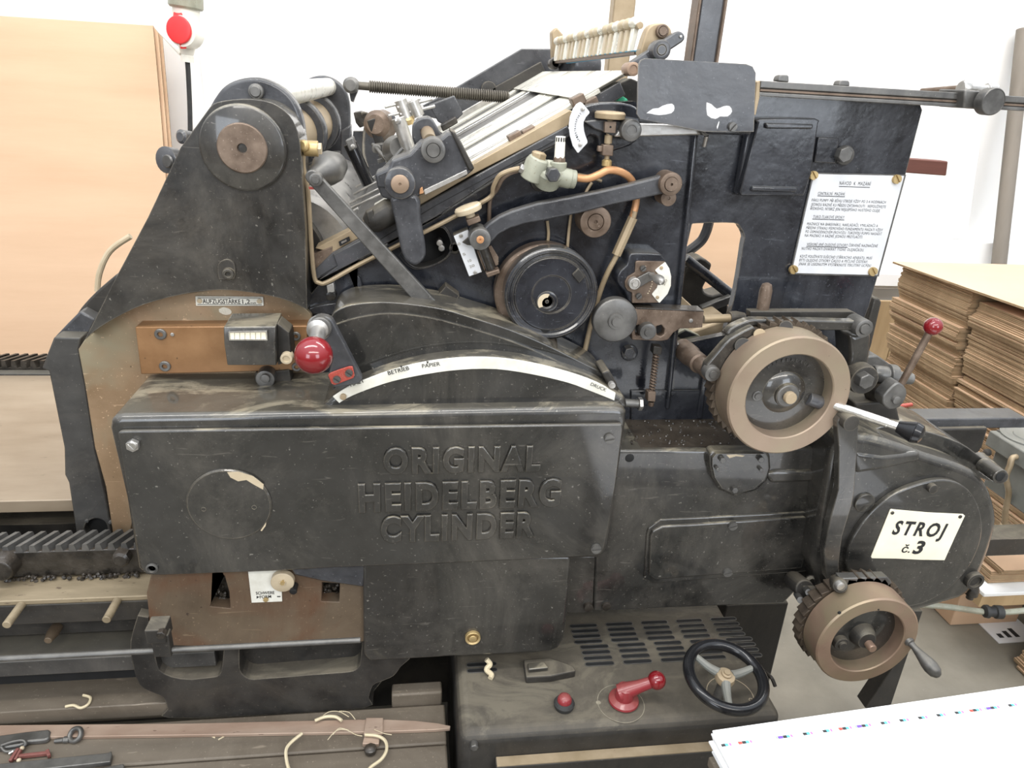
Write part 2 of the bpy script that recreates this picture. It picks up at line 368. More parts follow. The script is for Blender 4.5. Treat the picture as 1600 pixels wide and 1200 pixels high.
# sheets of cardboard leaning on the wall
def lean_sheet(xr, xl, zt, yb, yt, mats=('cardboard', 'cardboard_edge'), warp=.0, th=.007):
    mb = MB(); n = 10; vs = []; 
    for side in (0, 1):
        for i in range(n+1):
            t = i/n
            y = yb+(yt-yb)*t-warp*math.sin(math.pi*t)+side*th
            vs += [(xl, y, zt*t+.002), (xr+.012*math.sin(math.pi*t*.9), y, zt*t+.002)]
    N = 2*(n+1); fs = []
    for i in range(n): fs.append((2*i, 2*i+1, 2*i+3, 2*i+2)); fs.append((N+2*i, N+2*i+2, N+2*i+3, N+2*i+1))
    mb.add(vs, fs); mb.mat(1)
    e = []
    for i in range(n):
        e.append((2*i+1, N+2*i+1, N+2*i+3, 2*i+3)); e.append((2*i, 2*i+2, N+2*i+2, N+2*i))
    e += [(0, N, N+1, 1), (2*n, 2*n+1, N+2*n+1, N+2*n)]
    for f in e: mb.f.append(list(f)); mb.m.append(1)
    return mb
tr = P(238, 41, 2.13)
for i, (dx, dz, lab) in enumerate(((0, 0, 'large brown cardboard sheet leaning on the white wall, foremost of its row'),
                                   (.012, -.004, 'large cardboard sheet leaning on the wall just behind the foremost one'),
                                   (.02, -.02, 'hindmost large cardboard sheet leaning on the wall beside the cable'))):
    o = lean_sheet(tr.x+dx, tr.x-1.75, tr.z+dz, 1.72+i*.016, 2.125+i*.016, warp=-.03).build('cardboard_sheet', ['cardboard', 'cardboard_edge'], ang=20)
    tag(o, lab, 'cardboard', 'cardboard sheets leaning on the wall')
a = P(1083, 350, 1.6); b = P(1165, 350, 1.6)
o = lean_sheet(b.x+.06, a.x-.5, a.z+.12, 1.50, 1.56).build('cardboard_sheet', ['cardboard', 'cardboard_edge'], ang=20)
tag(o, 'brown cardboard sheet seen through the window of the black feeder frame', 'cardboard')

# ---- cable with red capped socket hanging in front of the wall
Yc = 1.95
rt = empty('power_socket', P(287, 95, Yc), 'white hanging industrial socket with a red flap, black cable below', 'socket')
k = sc(287, 50, Yc)
top = P(290, -14, Yc); bot = P(293, 97, Yc); ax = (bot-top).normalized(); L = (bot-top).length
MB().lathe(top, ax, [(23*k, 0), (24*k, .16*L), (21*k, .18*L), (20*k, .55*L), (18*k, .62*L), (10*k, .88*L), (9*k, .9*L), (10*k, .91*L), (10*k, L), (6*k, L)], 24).build('socket_body', 'white_plastic', rt)
MB().lathe(top-ax*.02, ax, [(26*k, 0), (26.5*k, .30*L), (24*k, .33*L)], 24).build('collar', 'pale_green_paint', rt)
c = P(281, 47, Yc-.065); fl = MB()
n_ = (CAM-c).normalized(); n_ = (n_+Vector((-.5, 0, .1))).normalized()
fl.lathe(c, n_, [(20*k, 0), (21*k, .006), (20*k, .012), (14*k, .015)], 28)
fl.bar(P(278, 28, Yc-.06), P(279, 20, Yc-.03), 14*k, .012, up=(0, -1, 0)); fl.bar(P(285, 68, Yc-.066), P(287, 76, Yc-.062), 9*k, .008, up=(0, -1, 0))
fl.build('flap', 'red_plastic', rt, bevel=.0015)
MB().lathe(c+ax*.0+Vector((.006, 0, -.003)), n_*-1, [(23*k, -.002), (24*k, .06)], 20).build('flap_seat', 'white_plastic', rt)
o = MB().tube([bot, P(295, 130, Yc), P(297, 190, Yc), P(296, 260, Yc), P(290, 420, Yc), (P(290, 420, Yc).x, Yc, .4)], 4*k, 8).build('cable', 'black_rubber', rt)
o = MB().tube([P(228, -10, Yc+.1), P(232, 10, Yc+.1), P(243, 40, Yc+.08), P(262, 62, Yc+.04), P(283, 84, Yc)], 3.6*k, 8).build('cable', 'white_plastic', rt)
o['label'] = 'white cable'

# ---- leaning pole on the right, board on the wall
o = MB().cyl(P(1560, 420, 2.0), P(1601, 44, 2.19), .033, n=24).build('leaning_pole', 'pole_grey')
e0, e1 = P(1560, 420, 2.0), P(1601, 44, 2.19); d = (e1-e0)
MBp = MB().cyl(e0-d*((e0.z-.002)/d.z), e1, .033, n=24)
bpy.data.objects.remove(o); o = MBp.build('leaning_pole', 'pole_grey', bevel=.004)
tag(o, 'greyish brown round pole leaning on the white wall behind the cardboard stack', 'pole')
q = [P(1300, 120, 2.13), P(1546, 118, 2.13), P(1511, 374, 2.13), P(1300, 370, 2.13)]
o = MB().prism([(v.x, v.z) for v in q], 2.13, 2.16).build('wall_board', 'white_paint', bevel=.002)
tag(o, 'plain white board standing on the cream ledge against the wall', 'board')
z1 = P(1400, 428, 2.0).z; z0 = P(1400, 448, 2.0).z; zt = q[2].z
struct('trim_2', MB().box(.9, 5.9, 2.0, WALL_Y, z0, z1).box(.9, 5.9, 2.03, WALL_Y, z0-.02, z0).box(.9, 5.9, 2.07, WALL_Y, z1, zt-.002), 'wall_white', bevel=.004)
rt = empty('wooden_crate', (P(1390, 500, 1.85).x, 1.9, 0), 'pale wooden crate of upright planks standing under the cream ledge', 'crate')
x = P(1340, 470, 1.85).x; zc_ = z0-.03
for i in range(5):
    MB().box(x+i*.118, x+i*.118+.112, 1.85, 1.87, 0.02, zc_).build('plank', 'wood', rt, bevel=.003)
MB().box(x, x+.6, 1.872, 1.91, zc_-.12, zc_-.02).build('rail', 'wood', rt, bevel=.003); MB().box(x, x+.6, 1.872, 1.91, 0, .1).build('rail', 'wood', rt, bevel=.003)

# ---- tall stack of cardboard on a low white topped table, sheet by sheet
zt0 = .28
rt = empty('low_table', (2.2, 1.0, 0), 'low table with white top and wooden edge under the tall cardboard stack', 'table')
xl = PZ(1528, 918, zt0).x
yf = PZ(1600, 925, zt0).y
MB().box(xl, 3.1, yf, 1.75, zt0-.012, zt0).build('table_top', 'white_paint', rt, bevel=.002)
MB().box(xl, 3.1, yf+.004, yf+.03, zt0-.05, zt0-.013).build('apron', 'wood', rt); MB().box(xl, 3.1, 1.7, 1.74, zt0-.05, zt0-.013).build('apron', 'wood', rt)
for X in (xl+.42, 2.9):
    for Y in (.95, 1.6): MB().box(X, X+.06, Y, Y+.06, 0, zt0-.05).build('leg', 'wood', rt)
def sheet_proto(x0, x1, y0, y1, th):
    cx, cy = (x0+x1)/2, (y0+y1)/2
    mb = MB().box(x0-cx, x1-cx, y0-cy, y1-cy, 0, th)
    mb.m = [1, 0, 1, 1, 1, 1]
    o = mb.build('cardboard_sheet', ['cardboard', 'cardboard_edge']); o.location = (cx, cy, 0); return o
rnd = random.Random(3)
def stack(x0, x1, y0, y1, z0, z1, th, lab, group, jit=.012, top_lab=None, drift=None):
    p = None; n = int((z1-z0)/th); dx = dy = 0
    for i in range(n):
        if p is None: o = p = sheet_proto(x0, x1, y0, y1, th*.93); base = o.location.copy()
        else: o = p.copy(); COL.objects.link(o)
        if rnd.random() < .18: dx = rnd.uniform(-jit, jit); dy = rnd.uniform(-jit, jit)
        ex = drift(i/n) if drift else 0
        o.location = base+Vector((dx+ex+rnd.uniform(-.003, .003), dy+rnd.uniform(-.003, .003), z0+i*th+.0006))
        tag(o, top_lab if (top_lab and i == n-1) else lab, 'cardboard', group)
    return n
zs = .985
far = P(1410, 408, 1.28); 
ys = 0.985
xface = 1.80
n1 = stack(xface, xface+.9, .93, 1.30, zt0, zs, .0050, 'flat brown cardboard sheet in the taller stack nearer the wooden crate', 'cardboard sheets in the stack by the crate', drift=lambda t: .105*(1-t)+.006*math.sin(t*40))
n2 = stack(xface+.03, xface+.93, .52, .915, zt0, zs-.02, .0050, 'flat brown cardboard sheet in the stack behind the grey oil unit', 'cardboard sheets in the stack behind the oil unit', drift=lambda t: .07*(1-t)+.006*math.sin(t*33))
mb = MB(); 
c4 = [(xface-.02, 1.31), (xface-.01, .93), (xface+.06, .49), (xface+.95, .49), (xface+.95, 1.31)]
vs = [(x, y, zs+.004+.006*(i % 2)) for i, (x, y) in enumerate(c4)]+[(x, y, zs+.011+.006*(i % 2)) for i, (x, y) in enumerate(c4)]
mb.add(vs, [(4, 3, 2, 1, 0), (5, 6, 7, 8, 9)]).mat(1); mb.add(vs, [(i, (i+1) % 5, 5+(i+1) % 5, 5+i) for i in range(5)])
tag(mb.build('cardboard_sheet', ['cardboard', 'cardboard_edge']), 'wide cardboard sheet lying across the top of both tall stacks', 'cardboard')
a = PZ(1548, 911, zt0+.002)
stack(a.x, a.x+.5, a.y-.01, a.y+.09, zt0+.001, zt0+.062, .0055, 'small cardboard piece in the low pile on the front edge of the white table', 'cardboard pieces on the table edge', jit=.012)
b = PZ(1565, 1017, 0.0)
stack(1.80, 2.4, -.15, .30, 0, .222, .0065, 'cardboard sheet in the stack on the floor in front of the white table', 'cardboard sheets in the floor stack', jit=.012, drift=lambda t: .03*t)
rt = empty('cardboard_box', PZ(1490, 978, 0), 'low cardboard box on the floor under the white topped table', 'box')
a = PZ(1484, 978, 0)
MB().box(a.x, a.x+.24, a.y, a.y+.22, 0.002, .135).build('box_body', 'cardboard', rt, bevel=.003)
MB().box(a.x+.002, a.x+.235, a.y+.002, a.y+.10, .136, .140).build('flap', 'cardboard', rt); MB().box(a.x+.002, a.x+.235, a.y+.112, a.y+.21, .136, .140).build('flap', 'cardboard', rt)
a = PZ(1556, 986, 0.004); mb = MB().box(a.x-.03, a.x+.12, a.y-.05, a.y+.07, .001, .004); mb.mat(1)
for i in range(3): mb.box(a.x-.01+i*.028, a.x+.006+i*.028, a.y-.03, a.y-.012+.01*i, .0042, .0046)
tag(mb.build('paper_sheet', ['paper', 'ink_black']), 'small white sheet with black marks lying on the floor beside the box', 'paper')
# red handled tools lying behind the lever
for (a, b, lab) in (((1392, 637), (1425, 632), 'shorter red handled tool lying behind the ball lever'), ((1404, 645), (1438, 644), 'longer red and silver tool lying behind the ball lever')):
    A, B = P(*a, .42), P(*b, .42); m_ = A.lerp(B, .35)
    rt = empty('hand_tool', A, lab, 'tool')
    MB().cyl(A+(A-B)*.5, m_, .0035, n=10).build('shaft', 'steel', rt); MB().cyl(m_, B, .0062, .0052, n=12).build('handle', 'red_paint', rt, bevel=.001)

# ================================================================== the printing press
PR = empty('printing_press', (0, .6, 0), 'large black cast iron cylinder printing press with raised maker lettering on its front cover', 'printing press')
FY = .20            # front of the side frames
def part(name, mb, mat, par=None, **k): return mb.build(name, mat, par or PR, **k)
Q = lambda L, s, ox, oy: [(ox+x/s, oy+y/s) for x, y in L]      # crop coordinates -> photo pixels

# ---- base, bed, racks
b0 = part('base_frame', MB().box(-1.9, .62, .30, 1.15, 0, .60), 'dull_black')
RY = .10
zr = {y: P(60, y, RY).z for y in (862, 905)}
yl = PZ(60, 937, zr[905]).y
zf = {y: P(60, y, yl).z for y in (937, 975, 1020, 1032, 1055)}
lz = P(60, 1080, .075).z; y1 = .075; y2 = PZ(60, 1110, lz).y; zs2 = P(60, 1128, y2).z
def yz(mb, prof, x0, x1):
    n = len(prof); 
    return mb.add([(x0, y, z) for y, z in prof]+[(x1, y, z) for y, z in prof],
        [tuple(range(n-1, -1, -1)), tuple(range(n, 2*n))]+[(i, (i+1) % n, n+(i+1) % n, n+i) for i in range(n)])
bed = part('bed_rail', yz(MB(), [(RY, zr[862]), (RY, zr[905]+.006), (RY+.05, zr[905]+.006), (RY+.05, zr[862])], -1.95, -.40), 'oily_iron', bevel=.002)
part('ledge', yz(MB(), [(RY+.06, zr[905]+.003), (yl-.001, zr[905]), (yl-.001, zr[905]-.010), (RY+.06, zr[905]-.016)], -1.95, -.40), 'ledge_steel', bed, bevel=.0015)
part('bed_web', yz(MB(), [(yl, zf[937]-.012), (yl, zf[975]), (yl+.05, zf[975]-.008), (yl+.05, zf[1020]), (yl+.2, zf[1020]), (yl+.2, zf[937]-.016)], -1.95, -.40), 'dull_black', bed, bevel=.002)
part('bed_web', yz(MB(), [(yl, zf[1032]), (yl, zf[1055]), (yl+.03, zf[1055]-.006), (yl+.2, zf[1055]-.006), (yl+.2, zf[1032])], -1.95, -.40), 'grey_black', bed, bevel=.002)
part('bed_web', yz(MB(), [(yl+.06, zf[1055]-.007), (yl+.06, lz-.03), (yl+.2, lz-.03), (yl+.2, zf[1055]-.007)], -1.95, -.40), 'void_shade', bed)  # recessed strip coloured black for the shade in the gap
for x, y in ((1.0, 0), ):
    pass
mb = MB(); 
def teeth(mb, x0, x1, y0, y1, z0, z1, pitch, sl=.25):
    n = int((x1-x0)/pitch)
    for i in range(n):
        x = x0+i*pitch; w_ = pitch*.62; t = pitch*.36; sh = sl*(y1-y0)
        mb.add([(x, y0, z0), (x+w_, y0, z0), (x+w_+sh, y1, z0), (x+sh, y1, z0), (x+(w_-t)/2, y0, z1), (x+(w_+t)/2, y0, z1), (x+(w_+t)/2+sh, y1, z1), (x+(w_-t)/2+sh, y1, z1)],
               [(0, 3, 2, 1), (4, 5, 6, 7), (0, 1, 5, 4), (1, 2, 6, 5), (2, 3, 7, 6), (3, 0, 4, 7)])
    return mb
part('toothed_rack', teeth(MB(), -1.6, -.45, RY, RY+.048, zr[862]-.002, P(60, 843, RY+.02).z, .0235, .5), 'dark_steel', bed)
part('toothed_rack', teeth(MB().box(-2.2, -.45, .96, 1.02, .685, .70), -2.1, -.6, .96, 1.02, .70, .722, .026, .6), 'oily_iron', bed)
part('bed_plate', MB().box(-2.2, -.40, .255, .93, .66, .689), 'bed_steel', bed, bevel=.002)
part('bed_gutter', MB().box(-2.2, -.40, RY+.055, .2545, .58, .60), 'grey_black', bed)
part('bed_trim', MB().box(-2.2, -.5, .93, .96, .66, .694), 'grey_black', bed, bevel=.002)
for (px, py) in ((10, 977), (166, 969)):
    e = P(px, py, yl-.055); MBq = MB().cyl((e.x, yl-.055, e.z), (e.x, yl+.01, e.z), .0075, .0075, 16); part('stop_pin', MBq, 'ledge_steel', bed, bevel=.001)
e = P(82, 990, yl+.03); part('bolt', MB().lathe((e.x, yl+.01, e.z), (0, 1, 0), [(.007, 0), (.011, .02), (.011, .06)], 12), 'rusty_plate', bed, bevel=.001)
e = P(2, 888, RY-.02); part('roller', MB().lathe((e.x, RY-.03, e.z), (0, 1, 0), [(.022, 0), (.026, .01), (.026, .04)], 24), 'oily_iron', bed, bevel=.002)
e = P(187, 877, RY-.02); part('roller', MB().lathe((e.x, RY-.02, e.z), (0, 1, 0), [(.012, 0), (.017, .004), (.017, .03)], 8), 'oily_iron', bed)
mb = MB(); rr = random.Random(5)
for i in range(70):
    x = rr.uniform(-.78, -.54); z = zr[905]+.004+rr.uniform(-.002, .006); mb.lathe((x, RY-.010+rr.uniform(0, .008), z), (rr.uniform(-1, 1), rr.uniform(-1, 1), 1), [(.002, -.002), (.0045, 0), (.002, .003)], 6)
tag(part('swarf', mb, 'oily_iron', bed), kind='stuff')
# lower sill under the bed
part('sill', yz(MB(), [(y2, lz), (y2, zs2), (y2+.02, zs2-.03), (y1+.12, zs2-.03), (y1+.12, lz)], -1.95, -.30), 'greasy_wood', bevel=.002)

# ---- rod with clamp along the base
A, B = P(-30, 1031, -.09), P(563, 1000, -.09)
rod = part('long_rod', MB().cyl(A, B, .0052, n=14), 'dark_steel')
c = P(252, 1001, -.09)
part('rod_clamp', MB().box(c.x-.014, c.x+.016, -.098, -.08, c.z-.030, c.z+.018).box(c.x-.02, c.x+.013, -.102, -.065, c.z+.004, c.z+.034), 'dull_black', rod, bevel=.002)
part('clamp_nut', MB().hexa(251, 994, -.112, 8, .012), 'oily_iron', rod, bevel=.001)

# ---- base casting with two pockets
co = [(215, 962), (204, 1002), (207, 1036), (218, 1070), (238, 1082), (255, 1090), (262, 1108), (264, 1122), (420, 1117), (570, 1106), (576, 1090), (583, 1071), (598, 1064), (615, 1056), (626, 1042), (640, 1030), (640, 990), (560, 985), (235, 1000), (232, 965)]
h1 = arc_px(300, 1040, 54, 22, 180, 270, 5)+arc_px(335, 1042, 12, 16, 270, 360, 4)+[(350, 1012), (240, 1015)]
h2 = arc_px(396, 1040, 22, 22, 180, 270, 5)+arc_px(545, 1034, 18, 16, 270, 360, 4)+[(566, 1004), (374, 1012)]
bc = part('base_casting', MB().px(smooth_px(co[:15], 3)+co[15:], .018, .06, [h1, h2]), 'dull_black', bevel=.008, seg=3)
part('casting_wall', MB().px([(225, 990), (255, 1078), (270, 1112), (570, 1098), (600, 1060), (640, 990)], .060, .04), 'dull_black', bc)

# ---- rusty side plate with slots below the cover
pl = [(238, 890), (229, 927), (233, 965), (236, 1008), (400, 1012), (580, 1002), (580, 880)]
s1 = [(331, 880), (328, 948), (360, 951), (358, 925), (351, 900), (344, 880)]
s2 = [(503, 910), (502, 940), (530, 941), (531, 912)]
sp_ = part('slotted_plate', MB().px(pl, .015, .03, [s1, s2]), 'rusty_plate', bevel=.0015)
part('slot_wall', MB().px([(300, 880), (300, 965), (560, 965), (560, 880)], .05, .02), 'oily_iron', sp_)
mb = MB()
for (x0, x1, y0, y1) in ((332, 354, 915, 945), (505, 528, 914, 937)):
    for i in range(26):
        p = P(rr.uniform(x0, x1), rr.uniform(y0, y1), .044); mb.lathe(p, (rr.uniform(-1, 1), -1, rr.uniform(-1, 1)), [(.003, 0), (.004, .002), (.001, .005)], 8)
part('chain', mb, 'oily_iron', sp_)
for p in ((346, 944), (516, 937)): part('screw', MB().disc(*p, .036, 4, .012), 'dark_steel', sp_)
sf = part('setting_plate', MB().px([(386, 880), (393, 942), (441, 940), (438, 880)], .0125, .0022), 'scale_white', sp_, bevel=.0006)
t = TX(); t.pxline('SCHWERE', (400, 929), (429, 928), 4.5, .0120, bold=.01); t.pxline('◄ FORM', (401, 935), (424, 934), 4.5, .0120, bold=.01) if False else t.pxline('FORM', (406, 935), (424, 934), 4.5, .0120, bold=.01)
t.mb.px([(401, 931), (401, 935.5), (405, 933)], .0119, .0002).px([(433, 931.5), (438, 931.5), (438, 933), (433, 933)], .0119, .0002)
part('lettering', t.mb, 'letter_black', sp_)
part('dial_disc', MB().disc(441, 911, -.001, 18.5, .012, rim=.06).disc(441, 912, -.004, 5.5, .01), 'ivory', sp_)
part('dial_pin', MB().hexa(441, 912, -.007, 4, .012), 'brass', sp_)
part('knob', MB().disc(458, 925, -.006, 6, .02, rim=.5), 'black_plastic', sp_)
part('screw', MB().disc(415, 938, .009, 4, .006), 'brass', sp_)
part('duct', MB().px([(448, 880), (460, 899), (505, 909), (568, 918), (572, 880)], .004, .02), 'slate', bevel=.004)

# ---- lower cover panel with brass oiler
lp = part('gear_cover', MB().px([(566, 870), (568, 1016), (569, 1024), (576, 1034), (720, 1026), (860, 1019), (872, 1013), (880, 1001), (886, 960), (892, 870)], .002, .09), 'satin_black', bevel=.006, seg=3)
part('oiler', MB().disc(739, 999, -.006, 12, .01, rim=.1, inset=[(.7, .002), (.62, .006)]).disc(739, 999, -.006, 6, .012), 'brass', lp, bevel=.0006)

# ---- panel of the right bed frame
PY_ = .06
pn = part('bed_panel', MB().px([(940, 704), (1110, 704), (1300, 700), (1300, 800), (1262, 905), (1225, 944), (1090, 949), (928, 956), (932, 800)], PY_, .14), 'satin_black', bevel=.006, seg=3)
part('oily_ledge', MB().prism([(P(930, 704, PY_).x, .60), (P(930, 704, PY_).x, P(1000, 703, PY_).z-.0015), (P(1300, 700, PY_).x, P(1000, 703, PY_).z-.0015), (P(1300, 700, PY_).x, .60)], PY_+.012, FY+.012), 'oily_iron', pn)
mb = MB()
for i in range(110):
    x = rr.uniform(.42, .72); y = rr.uniform(.08, .19); mb.lathe((x, y, P(1000, 703, PY_).z-.0015), (rr.uniform(-.3, .3), rr.uniform(-.3, .3), 1), [(.003, -.001), (.0028, .001), (.001, .0025)], 6)
tag(part('grit', mb, 'oily_iron', pn), kind='stuff')
insp = [(1113, 728), (1113, 716), (1119, 709), (1194, 709), (1198, 716), (1199, 732), (1194, 750), (1178, 764), (1149, 772), (1128, 763), (1117, 746)]
def grow(pts, k, cx=None, cy=None):
    cx = sum(p[0] for p in pts)/len(pts); cy = sum(p[1] for p in pts)/len(pts)
    return [(cx+(x-cx)*k, cy+(y-cy)*k) for x, y in pts]
part('inspection_rim', MB().px(grow(insp, 1.14), PY_-.016, .03), 'satin_black', pn, bevel=.006, seg=3)
part('inspection_cover', MB().px(insp, PY_-.022, .01).mat(1).px([(1135, 711), (1150, 710), (1164, 712), (1160, 714), (1150, 713), (1140, 716)], PY_-.0224, .0006), ['satin_black', 'ivory'], pn, bevel=.0012)
for p in ((1130, 720), (1190, 719), (1149, 767), (1122, 734), (1190, 735)): part('bolt', MB().hexa(*p, PY_-.030, 5 if p[1] < 730 or p[1] > 760 else 3.2, .01), 'dark_steel', pn, bevel=.0008)
part('panel_rim', MB().px([(1010, 836), (1013, 826), (1032, 812), (1262, 800), (1272, 812), (1270, 850), (1262, 893), (1020, 912), (1006, 903)], PY_-.004, .008), 'satin_black', pn, bevel=.003, seg=3)
part('access_panel', MB().px([(1016, 838), (1020, 830), (1036, 823), (1258, 808), (1266, 815), (1263, 855), (1253, 888), (1022, 906), (1013, 899)], PY_-.010, .01), 'satin_black', pn, bevel=.003)
for p in ((1146, 823), (1138, 896)): part('screw', MB().slot(*p, PY_-.015, 7, .006, .3), 'dark_steel', pn)
part('raised_rib', MB().px([(1196, 741), (1215, 736), (1310, 736), (1310, 752), (1205, 756)], PY_-.008, .02), 'satin_black', pn, bevel=.007, seg=3)
for p in ((948, 949), (920, 951)): part('bolt', MB().disc(*p, PY_-.006, 7, .012), 'oily_iron', pn)
part('seam_post', MB().px([(880, 870), (880, 958), (926, 957), (930, 870)], PY_+.004, .05), 'satin_black', pn, bevel=.002)
part('vent_hole', MB().disc(984, 716, PY_-.001, 7, .004), 'void_shade', pn)

# ---- main cover box
CZ = 1.001
body = [(P(172, 665, 0).x, .99), (P(176, 652, 0).x, CZ)]
cb = part('cover_box', MB().px([(170, 670), (172, 658), (178, 652), (190, 650), (960, 637), (974, 638), (980, 645), (979, 660), (951, 855), (947, 868), (936, 874), (600, 885), (240, 898), (222, 898), (214, 890), (196, 780)], .0, .19), 'satin_black', bevel=.014, seg=4)
lid = smooth_px([(184, 684), (185, 676), (194, 674)], 4)+[(964, 663)]+smooth_px([(964, 663), (972, 664), (973, 674)], 4)[1:]+[(962, 760)]+smooth_px([(946, 850), (941, 864), (930, 869)], 4)+[(700, 880), (600, 884), (520, 887), (420, 893)]+smooth_px([(255, 899), (228, 897), (219, 884)], 4)+[(200, 780)]
part('cover_plate', MB().px(lid, -.010, .010), 'satin_black', cb, bevel=.0025)
dd = MB(); dd.disc(358, 790, -.0145, 67, .006, rim=.03, n=48); dd.mat(1)
chip = [(355, 738), (372, 737), (395, 744), (412, 757), (411, 765), (398, 758), (385, 750), (372, 752), (360, 746)]
dd.px(chip, -.0149, .0006).px([(407, 829), (416, 816), (415, 822), (409, 830)], -.0149, .0006)
part('round_cap', dd, ['satin_black', 'ivory'], cb)
part('cap_hole', MB().disc(318, 796, -.0150, 4, .002, inset=[(.7, .0016)]).disc(397, 793, -.0150, 4, .002, inset=[(.7, .0016)]), 'dull_black', cb)
part('hex_bolt', MB().hexa(206, 698, -.020, 11, .01, .5).slot(206, 698, -.0225, 8, .004, -.9), 'steel', cb, bevel=.001)
part('screw', MB().slot(953, 687, -.0155, 8, .006, .2), 'dark_steel', cb); part('screw', MB().slot(932, 859, -.0155, 8, .006, .1), 'dark_steel', cb)
hh = part('screw_hole', MB().lathe(P(237, 889, -.013), (0, 1, 0), [(.0105, .004), (.0105, .0), (.0075, -.001), (.006, .003), (.0005, .003)], 20, cap=False), 'dark_steel', cb)
def emboss(txt, pL, pR, hpx, Y, th):
    cu = bpy.data.curves.new('l', 'FONT'); cu.body = txt; cu.size = 1; cu.offset = .034; cu.extrude = .010; cu.bevel_depth = .028; cu.bevel_resolution = 2; cu.resolution_u = 4; cu.space_character = 1.22
    o = bpy.data.objects.new('l', cu); COL.objects.link(o); bpy.context.view_layer.update()
    me = bpy.data.meshes.new_from_object(o.evaluated_get(bpy.context.evaluated_depsgraph_get()))
    xs = [v.co.x for v in me.vertices]; ys = [v.co.y for v in me.vertices]; zz = [v.co.z for v in me.vertices]
    A = P(*pL, Y); B = P(*pR, Y); h = P(pL[0], pL[1]-hpx, Y).z-A.z; X = (B-A).normalized(); L = (B-A).length
    mb = MB(); mb.add([A+X*((v.co.x-min(xs))/(max(xs)-min(xs))*L)+Vector((0, 0, 1))*((v.co.y-min(ys))/(max(ys)-min(ys))*h)+Vector((0, -1, 0))*((v.co.z-min(zz))/(max(zz)-min(zz))*th) for v in me.vertices], [list(p.vertices) for p in me.polygons])
    bpy.data.objects.remove(o); bpy.data.curves.remove(cu); bpy.data.meshes.remove(me); return mb
for args in (('ORIGINAL', (599, 740), (843, 735), 42), ('HEIDELBERG', (561, 800), (874, 790), 46), ('CYLINDER', (595, 847), (835, 838), 42)):
    part('raised_lettering', emboss(*args, -.010, .0065), 'satin_black', cb, ang=50)

# ---- hood over the gear train with its white scale
ho = [(516, 500), (519, 492), (528, 484), (550, 476), (595, 472), (640, 475), (692, 483), (737, 496), (794, 514), (850, 537), (899, 561), (936, 580), (950, 592)]
st = [(520, 620), (545, 604), (569, 594), (610, 579), (662, 566), (719, 559), (775, 559), (831, 567), (887, 581), (932, 597), (962, 614)]
sti = [(960, 626), (925, 612), (887, 598), (831, 585), (775, 577), (719, 578), (665, 585), (613, 596), (571, 610), (545, 621), (530, 630)]
hd = part('gear_hood', MB().px(smooth_px(ho, 3)+[(955, 605)]+smooth_px(st, 3)[::-1], .075, .115), 'satin_black', bevel=.010, seg=4)
part('hood_face', MB().px(smooth_px([(520, 509), (560, 496), (610, 490), (668, 496), (738, 514), (800, 534), (850, 555), (900, 578), (940, 598)], 3)+[(950, 606)]+smooth_px(st, 3)[::-1], .068, .02), 'satin_black', hd, bevel=.004, seg=2)
low = smooth_px(st, 3)+[(978, 622), (982, 640)]+[(500, 646), (504, 634)]
part('hood_skirt', MB().px(low, .030, .15), 'satin_black', hd, bevel=.010, seg=4)
part('scale_strip', MB().px(smooth_px(st, 3)+smooth_px(sti, 3), .0275, .004), 'scale_white', hd, bevel=.0006)
t = TX()
t.pxline('STILLST HALT' if False else 'HALT', (548, 604), (570, 597), 7, .0268, bold=.005)
t.pxline('BETRIEB', (607, 586), (640, 577.5), 6.5, .0268, bold=.008); t.pxline('PAPIER', (660, 575), (688, 571), 6, .0268, bold=.004); t.pxline('DRUCK', (922, 602), (946, 612), 5, .0268)
for p in ((627, 573), (668, 566)): t.mb.px([(p[0]-2, p[1]-1.5), (p[0]+2, p[1]-1.5), (p[0], p[1]+3)], .0266, .0004)
part('lettering', t.mb, 'letter_black', hd)
part('end_lug', MB().px([(940, 583), (952, 578), (964, 600), (970, 622), (958, 618)], .05, .06), 'dull_black', hd, bevel=.004)
part('screw', MB().disc(957, 603, .022, 5, .01), 'steel', hd); part('screw', MB().disc(536, 621, .022, 5, .01), 'tan_steel', hd)

# ---- impression lever with its red ball
lv = part('impression_lever', MB().px(smooth_px([(484, 512), (487, 500), (500, 494), (516, 498), (523, 508)], 3)+[(566, 592), (562, 600), (522, 606), (512, 590), (520, 560)], .012, .018), 'slate', bevel=.0025)
a, b = P(498, 513, .014), P(491, 551, -.075)
part('pivot_boss', MB().disc(500, 513, .004, 18, .012), 'dark_steel', lv, bevel=.001)
part('stem', MB().lathe(a, b-a, [(.019, -.01), (.019, .008), (.0125, .014), (.011, .09)], 20), 'steel', lv)
part('ball_knob', MB().ball(P(490, 555, -.085), 30.5*sc(490, 555, -.085), 40), 'red_gloss', lv)
part('red_plate', MB().px(smooth_px([(513, 588), (516, 583), (545, 573), (551, 574)], 2)+[(554, 587), (552, 591), (523, 602), (518, 600)], .006, .004), 'red_paint', lv, bevel=.001)
for p in ((526, 594), (545, 584)): part('screw', MB().slot(*p, .001, 6, .006, -.6), 'dark_steel', lv)

